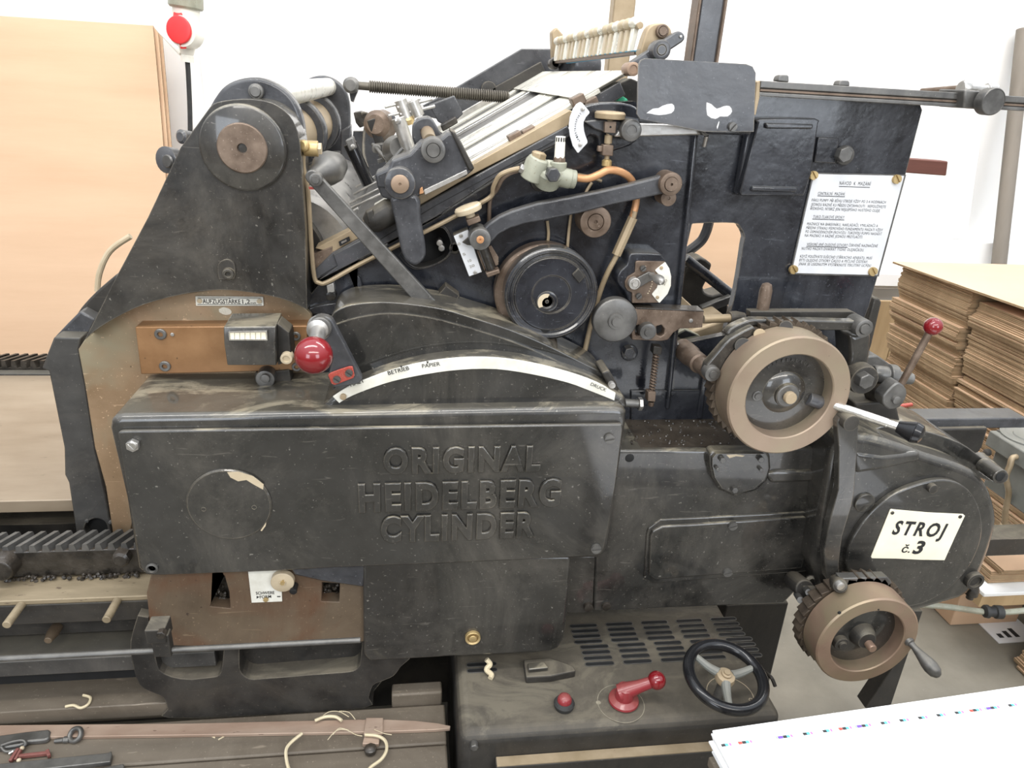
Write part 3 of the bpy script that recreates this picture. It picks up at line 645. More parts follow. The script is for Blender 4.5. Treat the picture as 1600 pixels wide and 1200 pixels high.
# ---- tall bearer frame (left), bronze plate, arch
BY = .14
AF = [(132, 532), (180, 436), (231, 340), (282, 231), (322, 176)]
top_ = smooth_px([(322, 176), (333, 163), (354, 157), (390, 155), (425, 161), (452, 180), (466, 208), (470, 235)], 3)
arcb = smooth_px([(480, 484), (450, 470), (405, 459), (345, 453), (285, 460), (225, 476), (180, 497), (147, 518), (132, 532)], 3)
bf = part('bearer_frame', MB().px(AF+top_[1:]+[(477, 360), (480, 470)]+arcb[:-1], BY, .085), 'satin_black', bevel=.018, seg=4)
part('hub_ring', MB().disc(379, 232, BY-.012, 68, .02, rim=.06, n=56), 'satin_black', bf, bevel=.002)
part('hub_cap', MB().disc(378, 232, BY-.017, 39.5, .012, rim=.05, n=48, inset=[(.20, 0), (.16, .008), (.01, .008)]), 'brown_steel', bf)
part('oil_cup', MB().px(smooth_px([(340, 428), (341, 412), (354, 405), (366, 412), (368, 430)], 3)+[(366, 437), (342, 437)], BY-.004, .006).disc(356, 429, BY-.012, 9, .012, inset=[(.5, 0), (.45, .005), (.01, .005)]), 'dull_black', bf, bevel=.0015)
bz = [(122, 546), (134, 528), (150, 512), (200, 482), (260, 462), (345, 450), (420, 458), (470, 474), (487, 492), (488, 640), (240, 660), (200, 852), (178, 846), (165, 760), (148, 700), (133, 604)]
bp = part('bearer_plate', MB().px(bz, FY-.02, .05), 'bronze_plate', bevel=.002)
np_ = part('name_plate', MB().px([(305, 463), (411, 464), (412, 478), (306, 478)], FY-.0235, .0035), 'scale_white', bp, bevel=.0006)
t = TX(); t.pxline('AUFZUGSTÄRKE', (317, 474), (376, 474.5), 7, FY-.0240, bold=.012); t.pxline('1,2', (379, 474.5), (391, 474.5), 7, FY-.0240, bold=.006); t.pxline('mm', (392, 474.7), (400, 474.8), 3.5, FY-.024)
for (a, b, c_, d) in ((308.5, 465, 408.5, 465.8), (308.5, 475.3, 409, 476.2)): t.mb.px([(a, b), (c_, b+.4), (c_, d+.4), (a, d)], FY-.0238, .0002)
part('lettering', t.mb, 'letter_black', bp)
for p in ((311.5, 470.5), (405, 471)): part('rivet', MB().disc(*p, FY-.026, 4, .003, rim=.3), 'ivory', bp)
part('bare_spot', MB().px(smooth_px([(342, 483), (350, 480), (360, 484), (361, 490), (352, 492), (343, 488), (342, 483)], 3), FY-.0206, .0004), 'cream_metal', bp)
# counter bar
cbx = part('mounting_bar', MB().px([(211, 511), (480, 509), (480, 578), (350, 582), (220, 585)], .145, .045), 'bronze_bar', bevel=.002)
for p, r_ in (((250, 523), 9.5), ((257, 573), 9), ((462, 526), 7.5), ((463, 574), 7.5)): part('cap_screw', MB().allen(*p, .141, r_, .006), 'dark_steel', cbx)
part('rivet', MB().disc(269, 523, .143, 3, .004), 'steel', cbx)
ct = MB(); 
f_ = [P(349, 511, .085), P(431, 510, .085), P(430, 537, .078), P(350, 537, .078), P(355, 571, .082), P(432, 571, .082)]
bk = [Vector((f_[0].x, .15, f_[0].z+.004)), Vector((f_[1].x, .15, f_[1].z+.004)), Vector((f_[5].x, .15, f_[5].z)), Vector((f_[4].x, .15, f_[4].z))]
ct.add(f_+bk, [(0, 1, 2, 3), (3, 2, 5, 4), (6, 7, 1, 0), (7, 8, 5, 2, 1), (9, 6, 0, 3, 4), (4, 5, 8, 9), (6, 9, 8, 7)])
ctr = part('counter', ct, 'satin_black', cbx, bevel=.002)
part('counter_window', MB().px([(357, 518), (417, 517), (418, 532), (358, 532)], .0755, .004, [[(359, 520), (415, 519), (416, 530), (360, 530)]]), 'bright_steel', cbx)
mb = MB().px([(359, 520), (415, 519), (416, 530), (360, 530)], .077, .003); mb.mat(1)
for i in range(6): x = 366+i*8.2; mb.px([(x, 520), (x+.8, 520), (x+.8, 530), (x, 530)], .0767, .0003)
part('counter_dial', mb, ['cream_enamel', 'letter_faint'], cbx)
part('counter_cheek', MB().px([(433, 505), (452, 520), (456, 562), (434, 571)], .10, .045), 'dull_black', cbx, bevel=.002)
part('reset_knob', MB().disc(447, 561, .088, 9.5, .02, rim=.1, inset=[(.6, .0), (.5, .003)]), 'ivory', cbx)
part('roller_stud', MB().disc(414, 593, .118, 15, .03, rim=.1, n=28, inset=[(.5, 0), (.45, -.004)]).disc(414, 592, .110, 7, .02), 'dark_steel', cbx)
part('stud_block', MB().px([(398, 583), (398, 602), (456, 600), (452, 578)], .14, .03), 'dull_black', cbx, bevel=.002)

# cylinder end guard on the far left
gl = [(84, 527), (126, 528), (123, 545), (134, 604), (148, 700), (165, 775), (178, 850), (139, 850), (120, 840), (107, 754), (101, 742), (100, 700), (76, 580), (65, 576)]
gd = part('end_guard', MB().px(gl, FY-.005, .05, [arc_px(150, 826, 18, 15, 0, 340, 20)]), 'grey_black', bevel=.003)
part('guard_hole', MB().px(arc_px(150, 826, 22, 19, 0, 345, 20), FY+.012, .01), 'void_shade', gd)
for p in ((135, 815), (152, 847), (172, 817)): part('screw', MB().disc(*p, FY-.009, 3, .006), 'dark_steel', gd)
part('guard_shoulder', MB().px([(105, 506), (125, 486), (150, 500), (135, 532), (84, 528)], FY+.03, .10), 'slate', gd, bevel=.004)
part('fender', MB().px(smooth_px([(112, 506), (126, 482), (150, 456), (180, 430)], 4)+[(200, 430), (150, 500), (125, 530)], FY+.06, .5), 'dull_black', bevel=.004)
part('grab_bar', MB().tube([P(152, 455, FY+.25), P(156, 425, FY+.25), P(172, 392, FY+.25), P(204, 369, FY+.25)], .006, 10), 'ivory')
k1 = part('round_knob', MB().lathe(P(267, 250, .32), (-.5, -1, .1), [(.012, -.02), (.022, -.01), (.024, .012), (.015, .016)], 20), 'slate'); part('knob_face', MB().lathe(P(262, 252, .295), (-.5, -1, .1), [(.012, 0), (.010, .003)], 16), 'dark_steel', k1)
part('round_knob', MB().lathe(P(291, 214, .34), (-.5, -1, .1), [(.010, -.02), (.013, .012), (.008, .016)], 18), 'slate')
part('twig_wire', MB().tube([P(100, 603, .25), P(85, 606, .25), P(70, 606, .25)], .001, 6), 'ivory') if False else None

# arch plates and the cylinder behind
arch = [(320, 240), (322, 190), (328, 166)]+smooth_px([(333, 157), (346, 139), (364, 127), (390, 121), (415, 124), (443, 139), (463, 163), (473, 192), (476, 225)], 3)+[(480, 330), (480, 480), (440, 480)]
ar = part('arch_plate', MB().px(arch, FY+.005, .035), 'slate', bevel=.006, seg=3)
part('tie_nut', MB().disc(399, 143, FY-.006, 12, .014, rim=.2, inset=[(.72, 0), (.68, -.003)]), 'dark_steel', ar, bevel=.0008)
aw = [(P(a, b, FY+.005).x, P(a, b, FY+.005).z) for a, b in arch]
ar2 = part('arch_plate', MB().prism(aw, 1.16, 1.20), 'slate', bevel=.006)
c = P(400, 143, FY); part('tie_tube', MB().cyl((c.x+.012, FY+.035, c.z-.008), (c.x+.012, 1.165, c.z-.008), .024, n=28), 'cream_metal')
c = P(378, 232, .17); c.z -= .012
cy = part('inking_cylinder', MB().lathe((c.x, .24, c.z), (0, 1, 0), [(.062, 0), (.062, .92)], 36), 'tan_steel')
for (y, r_) in ((.66, .081), (1.0, .081)):
    part('cylinder_ring', MB().lathe((c.x, y, c.z), (0, 1, 0), [(.062, 0), (r_-.004, 0), (r_, .006), (r_, .05), (r_-.004, .056), (.062, .056)], 44, cap=False), 'slate', cy)
part('cylinder_core', MB().lathe((c.x, .24, c.z-.20), (0, 1, 0), [(.12, 0), (.12, .92)], 44), 'dull_black')

# ---- delivery side frame and feeder frame
C5 = lambda L: Q(L, 4, 680, 180)
C6 = lambda L: Q(L, 4, 720, 360)
C7 = lambda L: Q(L, 3.636, 1040, 320)
cut = smooth_px([(628, 398), (640, 412), (655, 418), (680, 412), (700, 398), (704, 380), (697, 362), (686, 356), (660, 366)], 3)
df = part('delivery_frame', MB().px([(479, 690), (479, 468), (497, 446), (560, 408), (680, 342), (805, 262), (860, 232), (905, 200), (940, 160), (990, 158), (1093, 190), (1082, 300), (1068, 430), (1058, 540), (1046, 690)], FY, .035, [cut]), 'enamel', bevel=.004)
part('cutout_wall', MB().px([(600, 330), (600, 440), (730, 440), (730, 330)], FY+.05, .02), 'void_shade', df)
part('cutout_rim', MB().px(grow(cut, 1.12), FY-.004, .012, [grow(cut, 1.0)]), 'enamel', df, bevel=.003)
part('screw', MB().disc(690, 388, FY+.02, 5, .03).disc(687, 380, FY+.02, 5, .03), 'steel', df)
part('boss_ring', MB().disc(711, 388, FY-.004, 9, .006, inset=[(.7, 0), (.6, .004), (.01, .004)]), 'dull_black', df)
part('edge_rib', MB().px([(1086, 200), (1093, 200), (1070, 430), (1047, 640), (1040, 640), (1062, 430)], FY-.012, .03), 'enamel', df, bevel=.005, seg=3)
part('frame_boss', MB().px(smooth_px([(556, 404), (548, 425), (563, 432), (567, 452), (580, 465), (650, 470), (720, 475), (720, 492), (490, 492), (490, 478), (540, 470), (556, 460)], 2), FY-.010, .02), 'enamel', df, bevel=.004)
part('anchor_plate', MB().px([(697, 447), (718, 462), (706, 479), (682, 470), (685, 460)], FY-.03, .035).mat(1).px([(694, 468), (704, 474), (696, 478), (692, 474)], FY-.0305, .001), ['dull_black', 'ivory'], df, bevel=.003)
for p, r_ in (((984, 552), 13),): part('bolt', MB().disc(p[0], p[1], FY-.005, r_, .01).hexa(p[0], p[1], FY-.02, 9, .02), 'enamel', df, bevel=.001)
part('pipe_fitting', MB().px([(510, 446), (521, 442), (523, 456), (512, 460)], FY-.02, .02).px([(600, 458), (628, 455), (628, 462), (600, 466)], FY-.014, .01), 'steel', df, bevel=.001)
part('round_pad', MB().disc(517, 463, FY-.02, 8, .02), 'oily_iron', df)

win = smooth_px(C7([(150, 112), (180, 105), (385, 103), (425, 130), (448, 180), (440, 230), (400, 480), (335, 740)]), 3)+C7([(40, 800), (95, 420), (120, 240)])
fo = [(1185, 150), (1300, 156), (1438, 164), (1441, 172), (1400, 330), (1358, 478), (1351, 496), (1346, 540), (1352, 600), (1330, 680), (1296, 700), (1040, 690), (1062, 430), (1088, 190), (1120, 185)]
ff = part('feeder_frame', MB().px(fo, FY+.002, .018, [win]), 'enamel', bevel=.003)
MBd = MB().px(smooth_px(C7([(125, 330), (200, 300), (255, 330), (262, 350), (230, 440), (215, 470), (225, 500), (270, 515), (350, 515), (330, 740), (40, 800), (60, 500)]), 2), .42, .06)
part('inner_casting', MBd, 'dull_black', ff, bevel=.006)
part('inner_strut', MB().cyl(P(1070, 404, .38), P(1152, 468, .38), .012, n=16), 'enamel', ff)
part('inner_strut', MB().bar(P(1095, 484, .36), P(1142, 466, .36), .02, .018), 'dark_steel', ff, bevel=.002)
part('inner_strut', MB().tube([P(1108, 345, .5), P(1104, 360, .5), P(1095, 377, .5), P(1074, 394, .5), P(1068, 400, .5)], .012), 'slate', ff)
part('inner_strut', MB().bar(P(1058, 466, .3), P(1128, 530, .3), .02, .018), 'tan_steel', ff, bevel=.002)
part('catch_box', MB().px(C7([(40, 745), (110, 705), (190, 740), (205, 760), (60, 770)]), .25, .05).mat(1).px(C7([(60, 745), (115, 715), (180, 742), (90, 760)]), .249, .002), ['pale_green_paint', 'void_shade'], ff, bevel=.002)
part('support_block', MB().px([(1062, 523), (1140, 497), (1130, 530), (1100, 543), (1052, 545)], .26, .1), 'tan_steel', ff, bevel=.006)
part('base_web', MB().px([(985, 610), (985, 660), (1140, 660), (1150, 610)], FY-.004, .01), 'enamel', ff, bevel=.003)
part('frame_rib', MB().px([(1102, 560), (1110, 560), (1098, 655), (1088, 655)], FY-.008, .02), 'enamel', ff, bevel=.004, seg=3)

dr = part('hatch_cover', MB().px(smooth_px([(1184, 192), (1188, 185), (1274, 185), (1279, 192)], 2)+[(1268, 270), (1256, 306)]+[(1158, 306), (1156, 300), (1172, 240)], FY-.03, .035), 'enamel', bevel=.007, seg=3)
part('hatch_ridge', MB().px([(1197, 192), (1272, 194), (1270, 202), (1197, 201)], FY-.037, .01), 'enamel', dr, bevel=.003); part('hatch_ridge', MB().px([(1176, 291), (1247, 293), (1245, 301), (1174, 299)], FY-.037, .01), 'enamel', dr, bevel=.003)
part('frame_rib', MB().px([(1170, 190), (1181, 190), (1163, 306), (1150, 306)], FY-.016, .02), 'enamel', ff, bevel=.006, seg=3)
part('lock_plate', MB().px([(1279, 214), (1312, 215), (1306, 256), (1272, 254)], FY-.005, .008), 'enamel', ff, bevel=.002)
part('bolt', MB().disc(1322, 243, FY-.006, 14, .01).hexa(1322, 242, FY-.022, 11.5, .02, .4), 'dark_steel', ff, bevel=.0015)
ip = part('instruction_plate', MB().px([(1272, 272), (1413, 275), (1371, 430), (1237, 427)], FY-.003, .004), 'white_plate', ff, bevel=.0008)
part('plate_edge', MB().px([(1270, 270), (1416, 273), (1373, 432), (1234, 429)], FY-.0015, .003), 'dark_steel', ff)
t = TX(); Yt = FY-.0034
def tl(s, a, b, h=30, ul=None, **k):
    a = Q([a], 6.855, 1230, 260)[0]; b = Q([b], 6.855, 1230, 260)[0]
    t.pxline(s, a, b, h/6.855, Yt, shear=0.0, bold=-.004, depth=.0002, sp=1.15, **k)
    if ul:
        u0, u1 = Q(ul, 6.855, 1230, 260); t.mb.px([u0, u1, (u1[0], u1[1]+.9), (u0[0], u0[1]+.9)], Yt-.0002, .0002)
tl('NÁVOD  K  MAZÁNÍ', (557, 198), (890, 206), 40, ul=((555, 211), (885, 222)))
tl('CENTRÁLNÍ  MAZÁNÍ.', (326, 305), (620, 312), 34, ul=((325, 312), (618, 321)))
tl('PÁKU PUMPY PŘI BĚHU STROJE VŽDY PO 3-4 HODINÁCH', (262, 374), (1053, 398))
tl('JEDNOU RÁZNĚ KU PŘEDU ZATÁHNOUTI.  NEPOUŽÍVEJTE', (255, 420), (1053, 447))
tl('ŘÍDKÉHO, NÝBRŽ JEN NEJLEPŠÍHO HUSTÉHO OLEJE.', (248, 463), (995, 489))
tl('TUKO-TLAKOVÉ SPOJKY.', (275, 553), (615, 562), 32, ul=((270, 560), (612, 571)))
tl('MAZNICE NA BAREVNÍKU, NAKLÁDAČI, VYKLÁDAČI A', (212, 628), (968, 650))
tl('PŘEDNÍ STRANU PÍSMOVÉHO FUNDAMENTU MAZATI VŽDY', (203, 670), (1020, 696))
tl('PO OSMIHODINOVÉM PROVOZU. TUKOVOU PUMPU NASADIT', (195, 711), (1010, 737))
tl('NA MAZNICI A RÁZNĚ JEDNOU PROTLAČITI.', (186, 752), (808, 771))
tl('VEŠKERÉ JINÉ OLEJOVÉ OTVORY ČERVENĚ NAZNAČENÉ', (208, 848), (965, 866), ul=((208, 853), (648, 864)))
tl('NUTNO MAZATI DVAKRÁT TÝDNĚ OLEJNIČKOU.', (153, 892), (820, 910))
tl('KDYŽ POUŽÍVÁTE SUŠICÍHO STŘÍKACÍHO APARÁTU, MUSÍ', (136, 976), (905, 996))
tl('BÝTI OLEJOVÉ OTVORY ČASTO A PEČLIVĚ ČIŠTĚNY,', (128, 1017), (862, 1037))
tl('JINAK SE USEDNUTÍM VYSTŘÍKNUTÉ TEKUTINY UCPOU.', (120, 1057), (900, 1078))
part('lettering', t.mb, 'letter_black', ff)
for p in ((1272.5, 274.5), (1403, 280.5), (1241, 422), (1365.5, 425)): part('screw', MB().slot(*p, FY-.009, 6.5, .007, -.9), 'brass', ff)
part('drive_bracket', MB().px([(1366, 466), (1374, 466), (1378, 472), (1362, 540), (1355, 560), (1345, 540)], FY+.05, .1), 'dull_black', bevel=.004)

# ---- guard plate with chipped paint
gpp = [(995, 178), (998, 100), (1001, 94), (1008, 91), (1166, 100), (1176, 104), (1181, 114), (1178, 206), (1100, 206), (1000, 186)]
ch = [[(1010, 177), (1020, 170), (1029, 169), (1036, 165), (1050, 162), (1054, 169), (1049, 177), (1030, 180), (1018, 178)], [(1104, 160), (1112, 163), (1120, 170), (1131, 166), (1140, 166), (1144, 174), (1137, 182), (1125, 182), (1118, 186), (1105, 180)], [(1120, 198), (1123, 190), (1124, 191), (1121, 202)]]
mb = MB().px(gpp, .115, .004); mb.mat(1)
for c_ in ch: mb.px(smooth_px(c_+[c_[0]], 2)[:-1], .1146, .0005)
gp = part('guard_plate', mb, ['slate', 'white_plate'], bevel=.0012)
part('guard_foot', MB().px([(1110, 190), (1178, 190), (1176, 212), (1106, 210)], .119, .085), 'enamel', gp, bevel=.006)
part('screw', MB().slot(1146, 198, .109, 6.5, .008, .9), 'dark_steel', gp)

# ---- link arm and its setting gauge
la = part('link_arm', MB().px([(975, 192), (1105, 196), (1110, 203), (1105, 211), (985, 214), (960, 214)], .150, .014), 'steel', bevel=.003)
part('link_pin', MB().disc(1104, 203, .138, 8.5, .03).disc(1104, 203, .134, 5, .02), 'dark_steel', la); part('link_pin', MB().disc(987, 204, .134, 16, .04, rim=.08, inset=[(.5, 0), (.46, .001)]), 'dark_steel', la)
part('link_rod', MB().cyl(P(1104, 212, .16), P(1100, 228, .17), .004).bar(P(1102, 200, .13), P(1111, 189, .12), .003, .002), 'steel', la)
part('pointer_body', MB().px(smooth_px([(914, 190), (925, 188), (945, 187), (975, 190), (1000, 192)], 2)+[(1000, 216), (978, 214), (955, 212), (944, 206), (930, 202)], .160, .02), 'slate', la, bevel=.003)
g2 = part('gauge_bracket', MB().px(smooth_px([(905, 168), (940, 160), (985, 163), (1000, 180), (995, 220), (960, 236), (945, 240), (936, 232), (934, 216), (922, 212), (915, 220), (905, 215)], 3), FY-.02, .03), 'enamel', bevel=.004)
part('gauge_dial', MB().px(Q([(465, 195), (495, 205), (612, 345), (612, 372), (560, 430), (525, 500), (520, 560), (530, 650), (550, 720), (580, 800), (580, 835), (440, 990), (420, 985), (350, 880), (305, 720), (288, 560), (305, 430), (360, 290), (410, 225)], 10, 860, 140), .168, .003), 'white_plate', g2, bevel=.0008)
t = TX(); 
for i, chx in enumerate('PAPIERTRANSPORT'):
    a_ = math.radians(205-i*4.2); 
    ang = math.radians(-62+i*8.4)
    px_, py_ = 937-37*math.cos(math.radians(-40+i*5.6)), 200+34*math.sin(math.radians(40-i*5.6))
    tx, ty = 37*math.sin(math.radians(-40+i*5.6)), -34*math.cos(math.radians(40-i*5.6))
    l_ = math.hypot(tx, ty); tx, ty = tx/l_*1.0, ty/l_*1.0
    t.pxline(chx, (px_-tx*1.0, py_-ty*1.0), (px_+tx*1.0, py_+ty*1.0), 3.2, .1676, bold=.01)
part('lettering', t.mb, 'letter_black', g2)
for p in ((911, 170.5), (907, 226)): part('rivet', MB().disc(*p, .164, 3, .005, rim=.3), 'steel', g2)
part('adjusting_block', MB().px([(945.5, 190), (963, 190), (961.5, 208), (945, 207)], .150, .015).mat(1).disc(954, 198.5, .1495, 1.6, .001), ['brown_steel', 'void_shade'], g2, bevel=.001)
part('adjusting_knob', MB().lathe(P(953, 181, .165), (0, 0, 1), [(.006, -.02), (.007, -.006), (.026, -.005), (.027, .004), (.024, .007), (.01, .008)], 28), 'tan_steel', g2, bevel=.001)
part('adjusting_screw', MB().cyl(P(951, 207, .165), P(948, 250, .165), .0045).cyl(P(951, 211, .165), P(950, 224, .165), .007), 'tan_steel', g2)
part('lock_nut', MB().px([(943, 226), (959, 227), (958, 244), (941, 243)], .155, .02).px([(935, 228), (943, 228), (942, 238), (934, 237)], .16, .01), 'brown_steel', g2, bevel=.0015)
part('end_cap', MB().lathe(P(948, 256, .165), (0, 0, 1), [(.006, -.006), (.009, -.003), (.009, .005), (.006, .008)], 16), 'brass', g2)

# ---- big pulley, lever arm, thumb screw
pu = part('cam_pulley', MB().disc(862, 461, .125, 73, .03, rim=.05, n=64, inset=[(.90, .001), (.87, .004), (.81, .005), (.78, .002), (.42, .002), (.40, .005), (.17, .005)]), 'enamel', bevel=0)
part('pulley_rim', MB().disc(851, 459, .158, 77, .03, rim=.05, n=64), 'brown_steel', pu)
part('pulley_hub', MB().disc(855, 472, .127, 17, .02, inset=[(.62, .0), (.5, .003), (.2, .003), (.15, .001)]).mat(1).px(arc_px(854, 473, 14, 14, 70, 215, 10)+arc_px(856, 474, 9, 9, 215, 90, 8), .1266, .0005), ['enamel', 'ivory'], pu)
part('pulley_hole', MB().disc(853, 513, .1275, 7.5, .005), 'void_shade', pu)
part('key_block', MB().px([(894, 430), (904, 419), (915, 432), (905, 443)], .122, .01), 'dull_black', pu, bevel=.0015)
arm = C5([(285, 720), (330, 680), (400, 632), (480, 597), (560, 572), (640, 548), (820, 515), (1000, 480), (1200, 435), (1430, 375)])+C5([(1440, 490), (1280, 525), (1100, 563), (900, 615), (700, 655), (560, 680), (470, 708), (400, 745), (350, 800), (300, 830)])
lm = part('cam_lever', MB().px(arm, .142, .022), 'slate', bevel=.004, seg=3)
part('lever_pin', MB().disc(1049, 288, .130, 17.5, .04, rim=.1, n=36, inset=[(.62, 0), (.6, .002), (.57, -.003), (.12, -.003), (.1, .002), (.01, .002)]), 'brown_steel', lm)
part('lever_pin', MB().disc(1045, 310, .150, 12, .04, rim=.1, inset=[(.2, 0), (.15, .002), (.01, .002)]), 'brown_steel', lm)
part('lever_pin', MB().disc(750.5, 374.5, .120, 17, .05, rim=.12, n=36, inset=[(.42, 0), (.12, 0), (.1, .003), (.01, .003)]), 'dark_steel', lm); part('copper_bush', MB().disc(750.5, 374.8, .118, 6, .004, inset=[(.3, 0), (.26, .002), (.01, .002)]), 'copper', lm)
gs = part('stroke_gauge', MB().px([(708, 367), (731, 357), (756, 424), (733, 434)], .165, .02), 'dull_black', bevel=.001)
part('gauge_face', MB().px([(709, 369), (731, 359), (753, 425), (733, 432)], .162, .003), 'white_plate', gs, bevel=.0006)
t = TX()
for (s_, a_, b_) in (('0', (716, 384), (720, 382)), ('5', (724, 400), (728, 398)), ('10', (732, 410), (737, 408)), ('20', (734, 419), (742, 416))): t.pxline(s_, a_, b_, 4, .1615)
part('lettering', t.mb, 'letter_faint', gs)
for p in ((720, 368.5), (742.5, 426)): part('rivet', MB().disc(*p, .159, 3, .004, rim=.3), 'steel', gs)
part('pointer', MB().px([(722.5, 379), (733, 370), (745, 372), (742, 384), (730, 383)], .150, .006), 'dull_black', gs)
part('gauge_screw', MB().cyl(P(755, 388, .150), P(768, 424, .150), .0085), 'oily_iron', gs)
part('guide_strip', MB().px([(762, 385), (768, 384), (779, 402), (779, 414), (774, 416)], .155, .01).px([(745, 392), (750, 391), (759, 420), (757, 424)], .155, .01), 'brown_steel', gs, bevel=.001)
part('stop_block', MB().px([(759, 427), (780, 420.5), (782, 427), (762, 434.5)], .135, .025), 'brown_steel', gs, bevel=.002)
part('stop_block', MB().px([(728, 344), (749, 337), (752, 346), (732, 354)], .135, .025), 'brown_steel', gs, bevel=.002)
ax = (P(728, 317, .15)-P(740, 352, .15)).normalized()
part('thumb_knob', MB().lathe(P(733, 331, .15), ax, [(.008, -.012), (.009, -.001), (.0235, 0), (.0245, .003), (.0245, .008), (.022, .011), (.01, .012)], 28), 'ivory', gs)
part('eccentric_stud', MB().disc(931, 347, .150, 24.5, .05, rim=.1, n=40, inset=[(.54, 0), (.51, .003), (.48, .0), (.12, 0), (.1, .003), (.01, .003)]), 'brown_steel')

# ---- oil distributor with breather and pipes
vb = part('oil_distributor', MB().cyl(P(828, 266, .15), P(892, 280, .15), .017, n=20).lathe(P(835, 265, .15), (.3, -.2, .9), [(.02, -.018), (.021, .012), (.017, .022)], 20).lathe(P(858, 272, .15), (.1, -.6, .8), [(.024, -.02), (.025, .008), (.02, .015)], 20).lathe(P(872, 262, .15), (0, 0, 1), [(.014, -.02), (.015, .01)], 18).lathe(P(889, 279, .15), (1, 0, -.1), [(.016, -.02), (.016, .012)], 18), 'pale_green_paint', bevel=.002)
part('distributor_foot', MB().disc(845, 284, .185, 15, .02, inset=[(.6, 0), (.55, .004), (.01, .004)]), 'dull_black', vb)
part('hex_cap', MB().hexa(865, 274, .112, 11.5, .03, .1), 'slate', vb, bevel=.002); part('hex_cap', MB().lathe(P(841, 246, .15), (.2, 0, 1), [(.013, -.012), (.014, 0), (.014, .007), (.009, .010)], 6), 'tan_steel', vb, bevel=.001)
part('hex_cap', MB().lathe(P(874, 249, .15), (0, 0, 1), [(.011, -.008), (.0115, 0), (.009, .006)], 6), 'brown_steel', vb, bevel=.001)
bz0 = P(874, 247, .15); bz1 = P(876, 213, .15)
mb = MB().cyl(bz0, bz1, .0092, .0086, n=20); mb.mat(1)
for k in range(6):
    an = math.radians(-150+k*30); c = bz0.lerp(bz1, .86); o_ = Vector((math.cos(an), math.sin(an), 0)); tt = Vector((-o_.y, o_.x, 0))
    mb.bar(c+o_*.0086-Vector((0, 0, .0035)), c+o_*.0086+Vector((0, 0, .0035)), .0026, .0012, up=o_)
part('breather', mb, ['white_plastic', 'void_shade'], vb, bevel=.001)
for s_ in (0, 5): part('pipe_nut', MB().cyl(P(812+s_*1.2, 262+s_*.5, .15), P(818+s_*1.2, 265+s_*.5, .15), .0085, n=6), 'steel', vb, bevel=.001)
part('copper_hose', MB().tube([P(897, 277, .150), P(918, 279, .150), P(935, 273, .150), P(950, 266, .152), P(968, 268, .158), P(984, 278, .168), P(992, 295, .178), P(994, 315, .182), P(988, 340, .178)], .0068, 12), 'copper')
oh = part('oil_pipe', MB().cyl(P(989, 340, .175), P(963, 398, .175), .0095, n=8).tube([P(992, 330, .176), P(988, 342, .176), P(975, 370, .175), P(964, 398, .175), P(950, 425, .178), P(938, 455, .185), P(925, 500, .19), P(912, 556, .19)], .0052, 10), 'tan_steel')
part('oil_pipe', MB().tube([P(812, 263, .15), P(795, 267, .155), P(780, 275, .16), P(771, 292, .17), P(768, 306, .178), P(750, 318, .182), P(735, 325, .185), P(690, 349, .185), P(620, 384, .185), P(560, 414, .182), P(513, 440, .18), P(499, 442, .178), P(491, 432, .178), P(486, 380, .176), P(481, 300, .170), P(474, 262, .168), P(475, 238, .168), P(481, 232, .17)], .0042, 8), 'tan_steel')
part('oil_pipe', MB().tube([P(812, 266, .158), P(797, 271, .16), P(785, 280, .165), P(776, 297, .175), P(766, 312, .185), P(764, 345, .19), P(763, 360, .195)], .0038, 8), 'brown_steel')
for L in ([(895, 272), (920, 276), (940, 283)], [(855, 345), (857, 365), (855, 385)], [(892, 335), (889, 360), (886, 392)], [(925, 285), (918, 296), (914, 305)]): part('oil_pipe', MB().tube([P(a, b, FY-.006) for a, b in L], .003, 8), 'tan_steel')
bw = part('brass_elbow', MB().lathe(P(486, 232, .17), (1, 0, 0), [(.013, -.012), (.013, .012)], 16).lathe(P(478, 229, .165), (-.4, -1, .2), [(.009, -.01), (.010, .01), (.007, .014)], 14), 'brass', bevel=.001); part('elbow_nut', MB().lathe(P(494, 232, .17), (1, 0, 0), [(.010, 0), (.010, .009)], 6), 'ivory', bw)

# ---- roller wheel with slotted bracket and spring
rb = part('roller_bracket', MB().px(C6([(1095, 487), (1520, 507), (1510, 608), (1430, 612), (1370, 615), (1330, 640), (1295, 685), (1250, 693), (1070, 685), (1060, 560)]), .150, .02, [C6([(1085, 600), (1110, 590), (1130, 600), (1125, 655), (1095, 660)]), C6([(1222, 600), (1255, 590), (1275, 615), (1272, 650), (1250, 665), (1225, 655)])]), 'brown_steel', bevel=.0025)
part('roller_wheel', MB().disc(962, 501.5, .125, 34.5, .02, rim=.06, n=48, inset=[(.36, 0), (.34, -.004), (.22, -.004), (.20, -.008), (.1, -.008)]), 'dark_steel', rb)
part('bracket_top', MB().px(C6([(1095, 483), (1520, 503), (1520, 512), (1095, 494)]), .150, .035), 'oily_iron', rb, bevel=.001)
part('bracket_stud', MB().disc(1013, 519, .135, 13, .03, inset=[(.5, 0), (.45, -.003), (.2, -.003)]), 'dark_steel', rb); part('rivet', MB().disc(1080, 501.5, .147, 3, .005), 'steel', rb)
part('bracket_rod', MB().cyl(P(1099, 499, .165), P(1142, 497, .165), .0085), 'tan_steel', rb); part('rod_clamp', MB().lathe(P(1140, 497, .165), (1, 0, .05), [(.012, 0), (.014, .004), (.014, .014), (.010, .03)], 16), 'dull_black', rb)
a, b = P(1026, 548, .165), P(1018, 616, .165)
spg = MB(); N_ = 15; hl = []
d = (b-a); 
for i in range(N_*10+1):
    tt = i/(N_*10); an = tt*N_*2*math.pi; hl.append(a+d*tt+Vector((math.cos(an)*.0058, math.sin(an)*.0058, 0)))
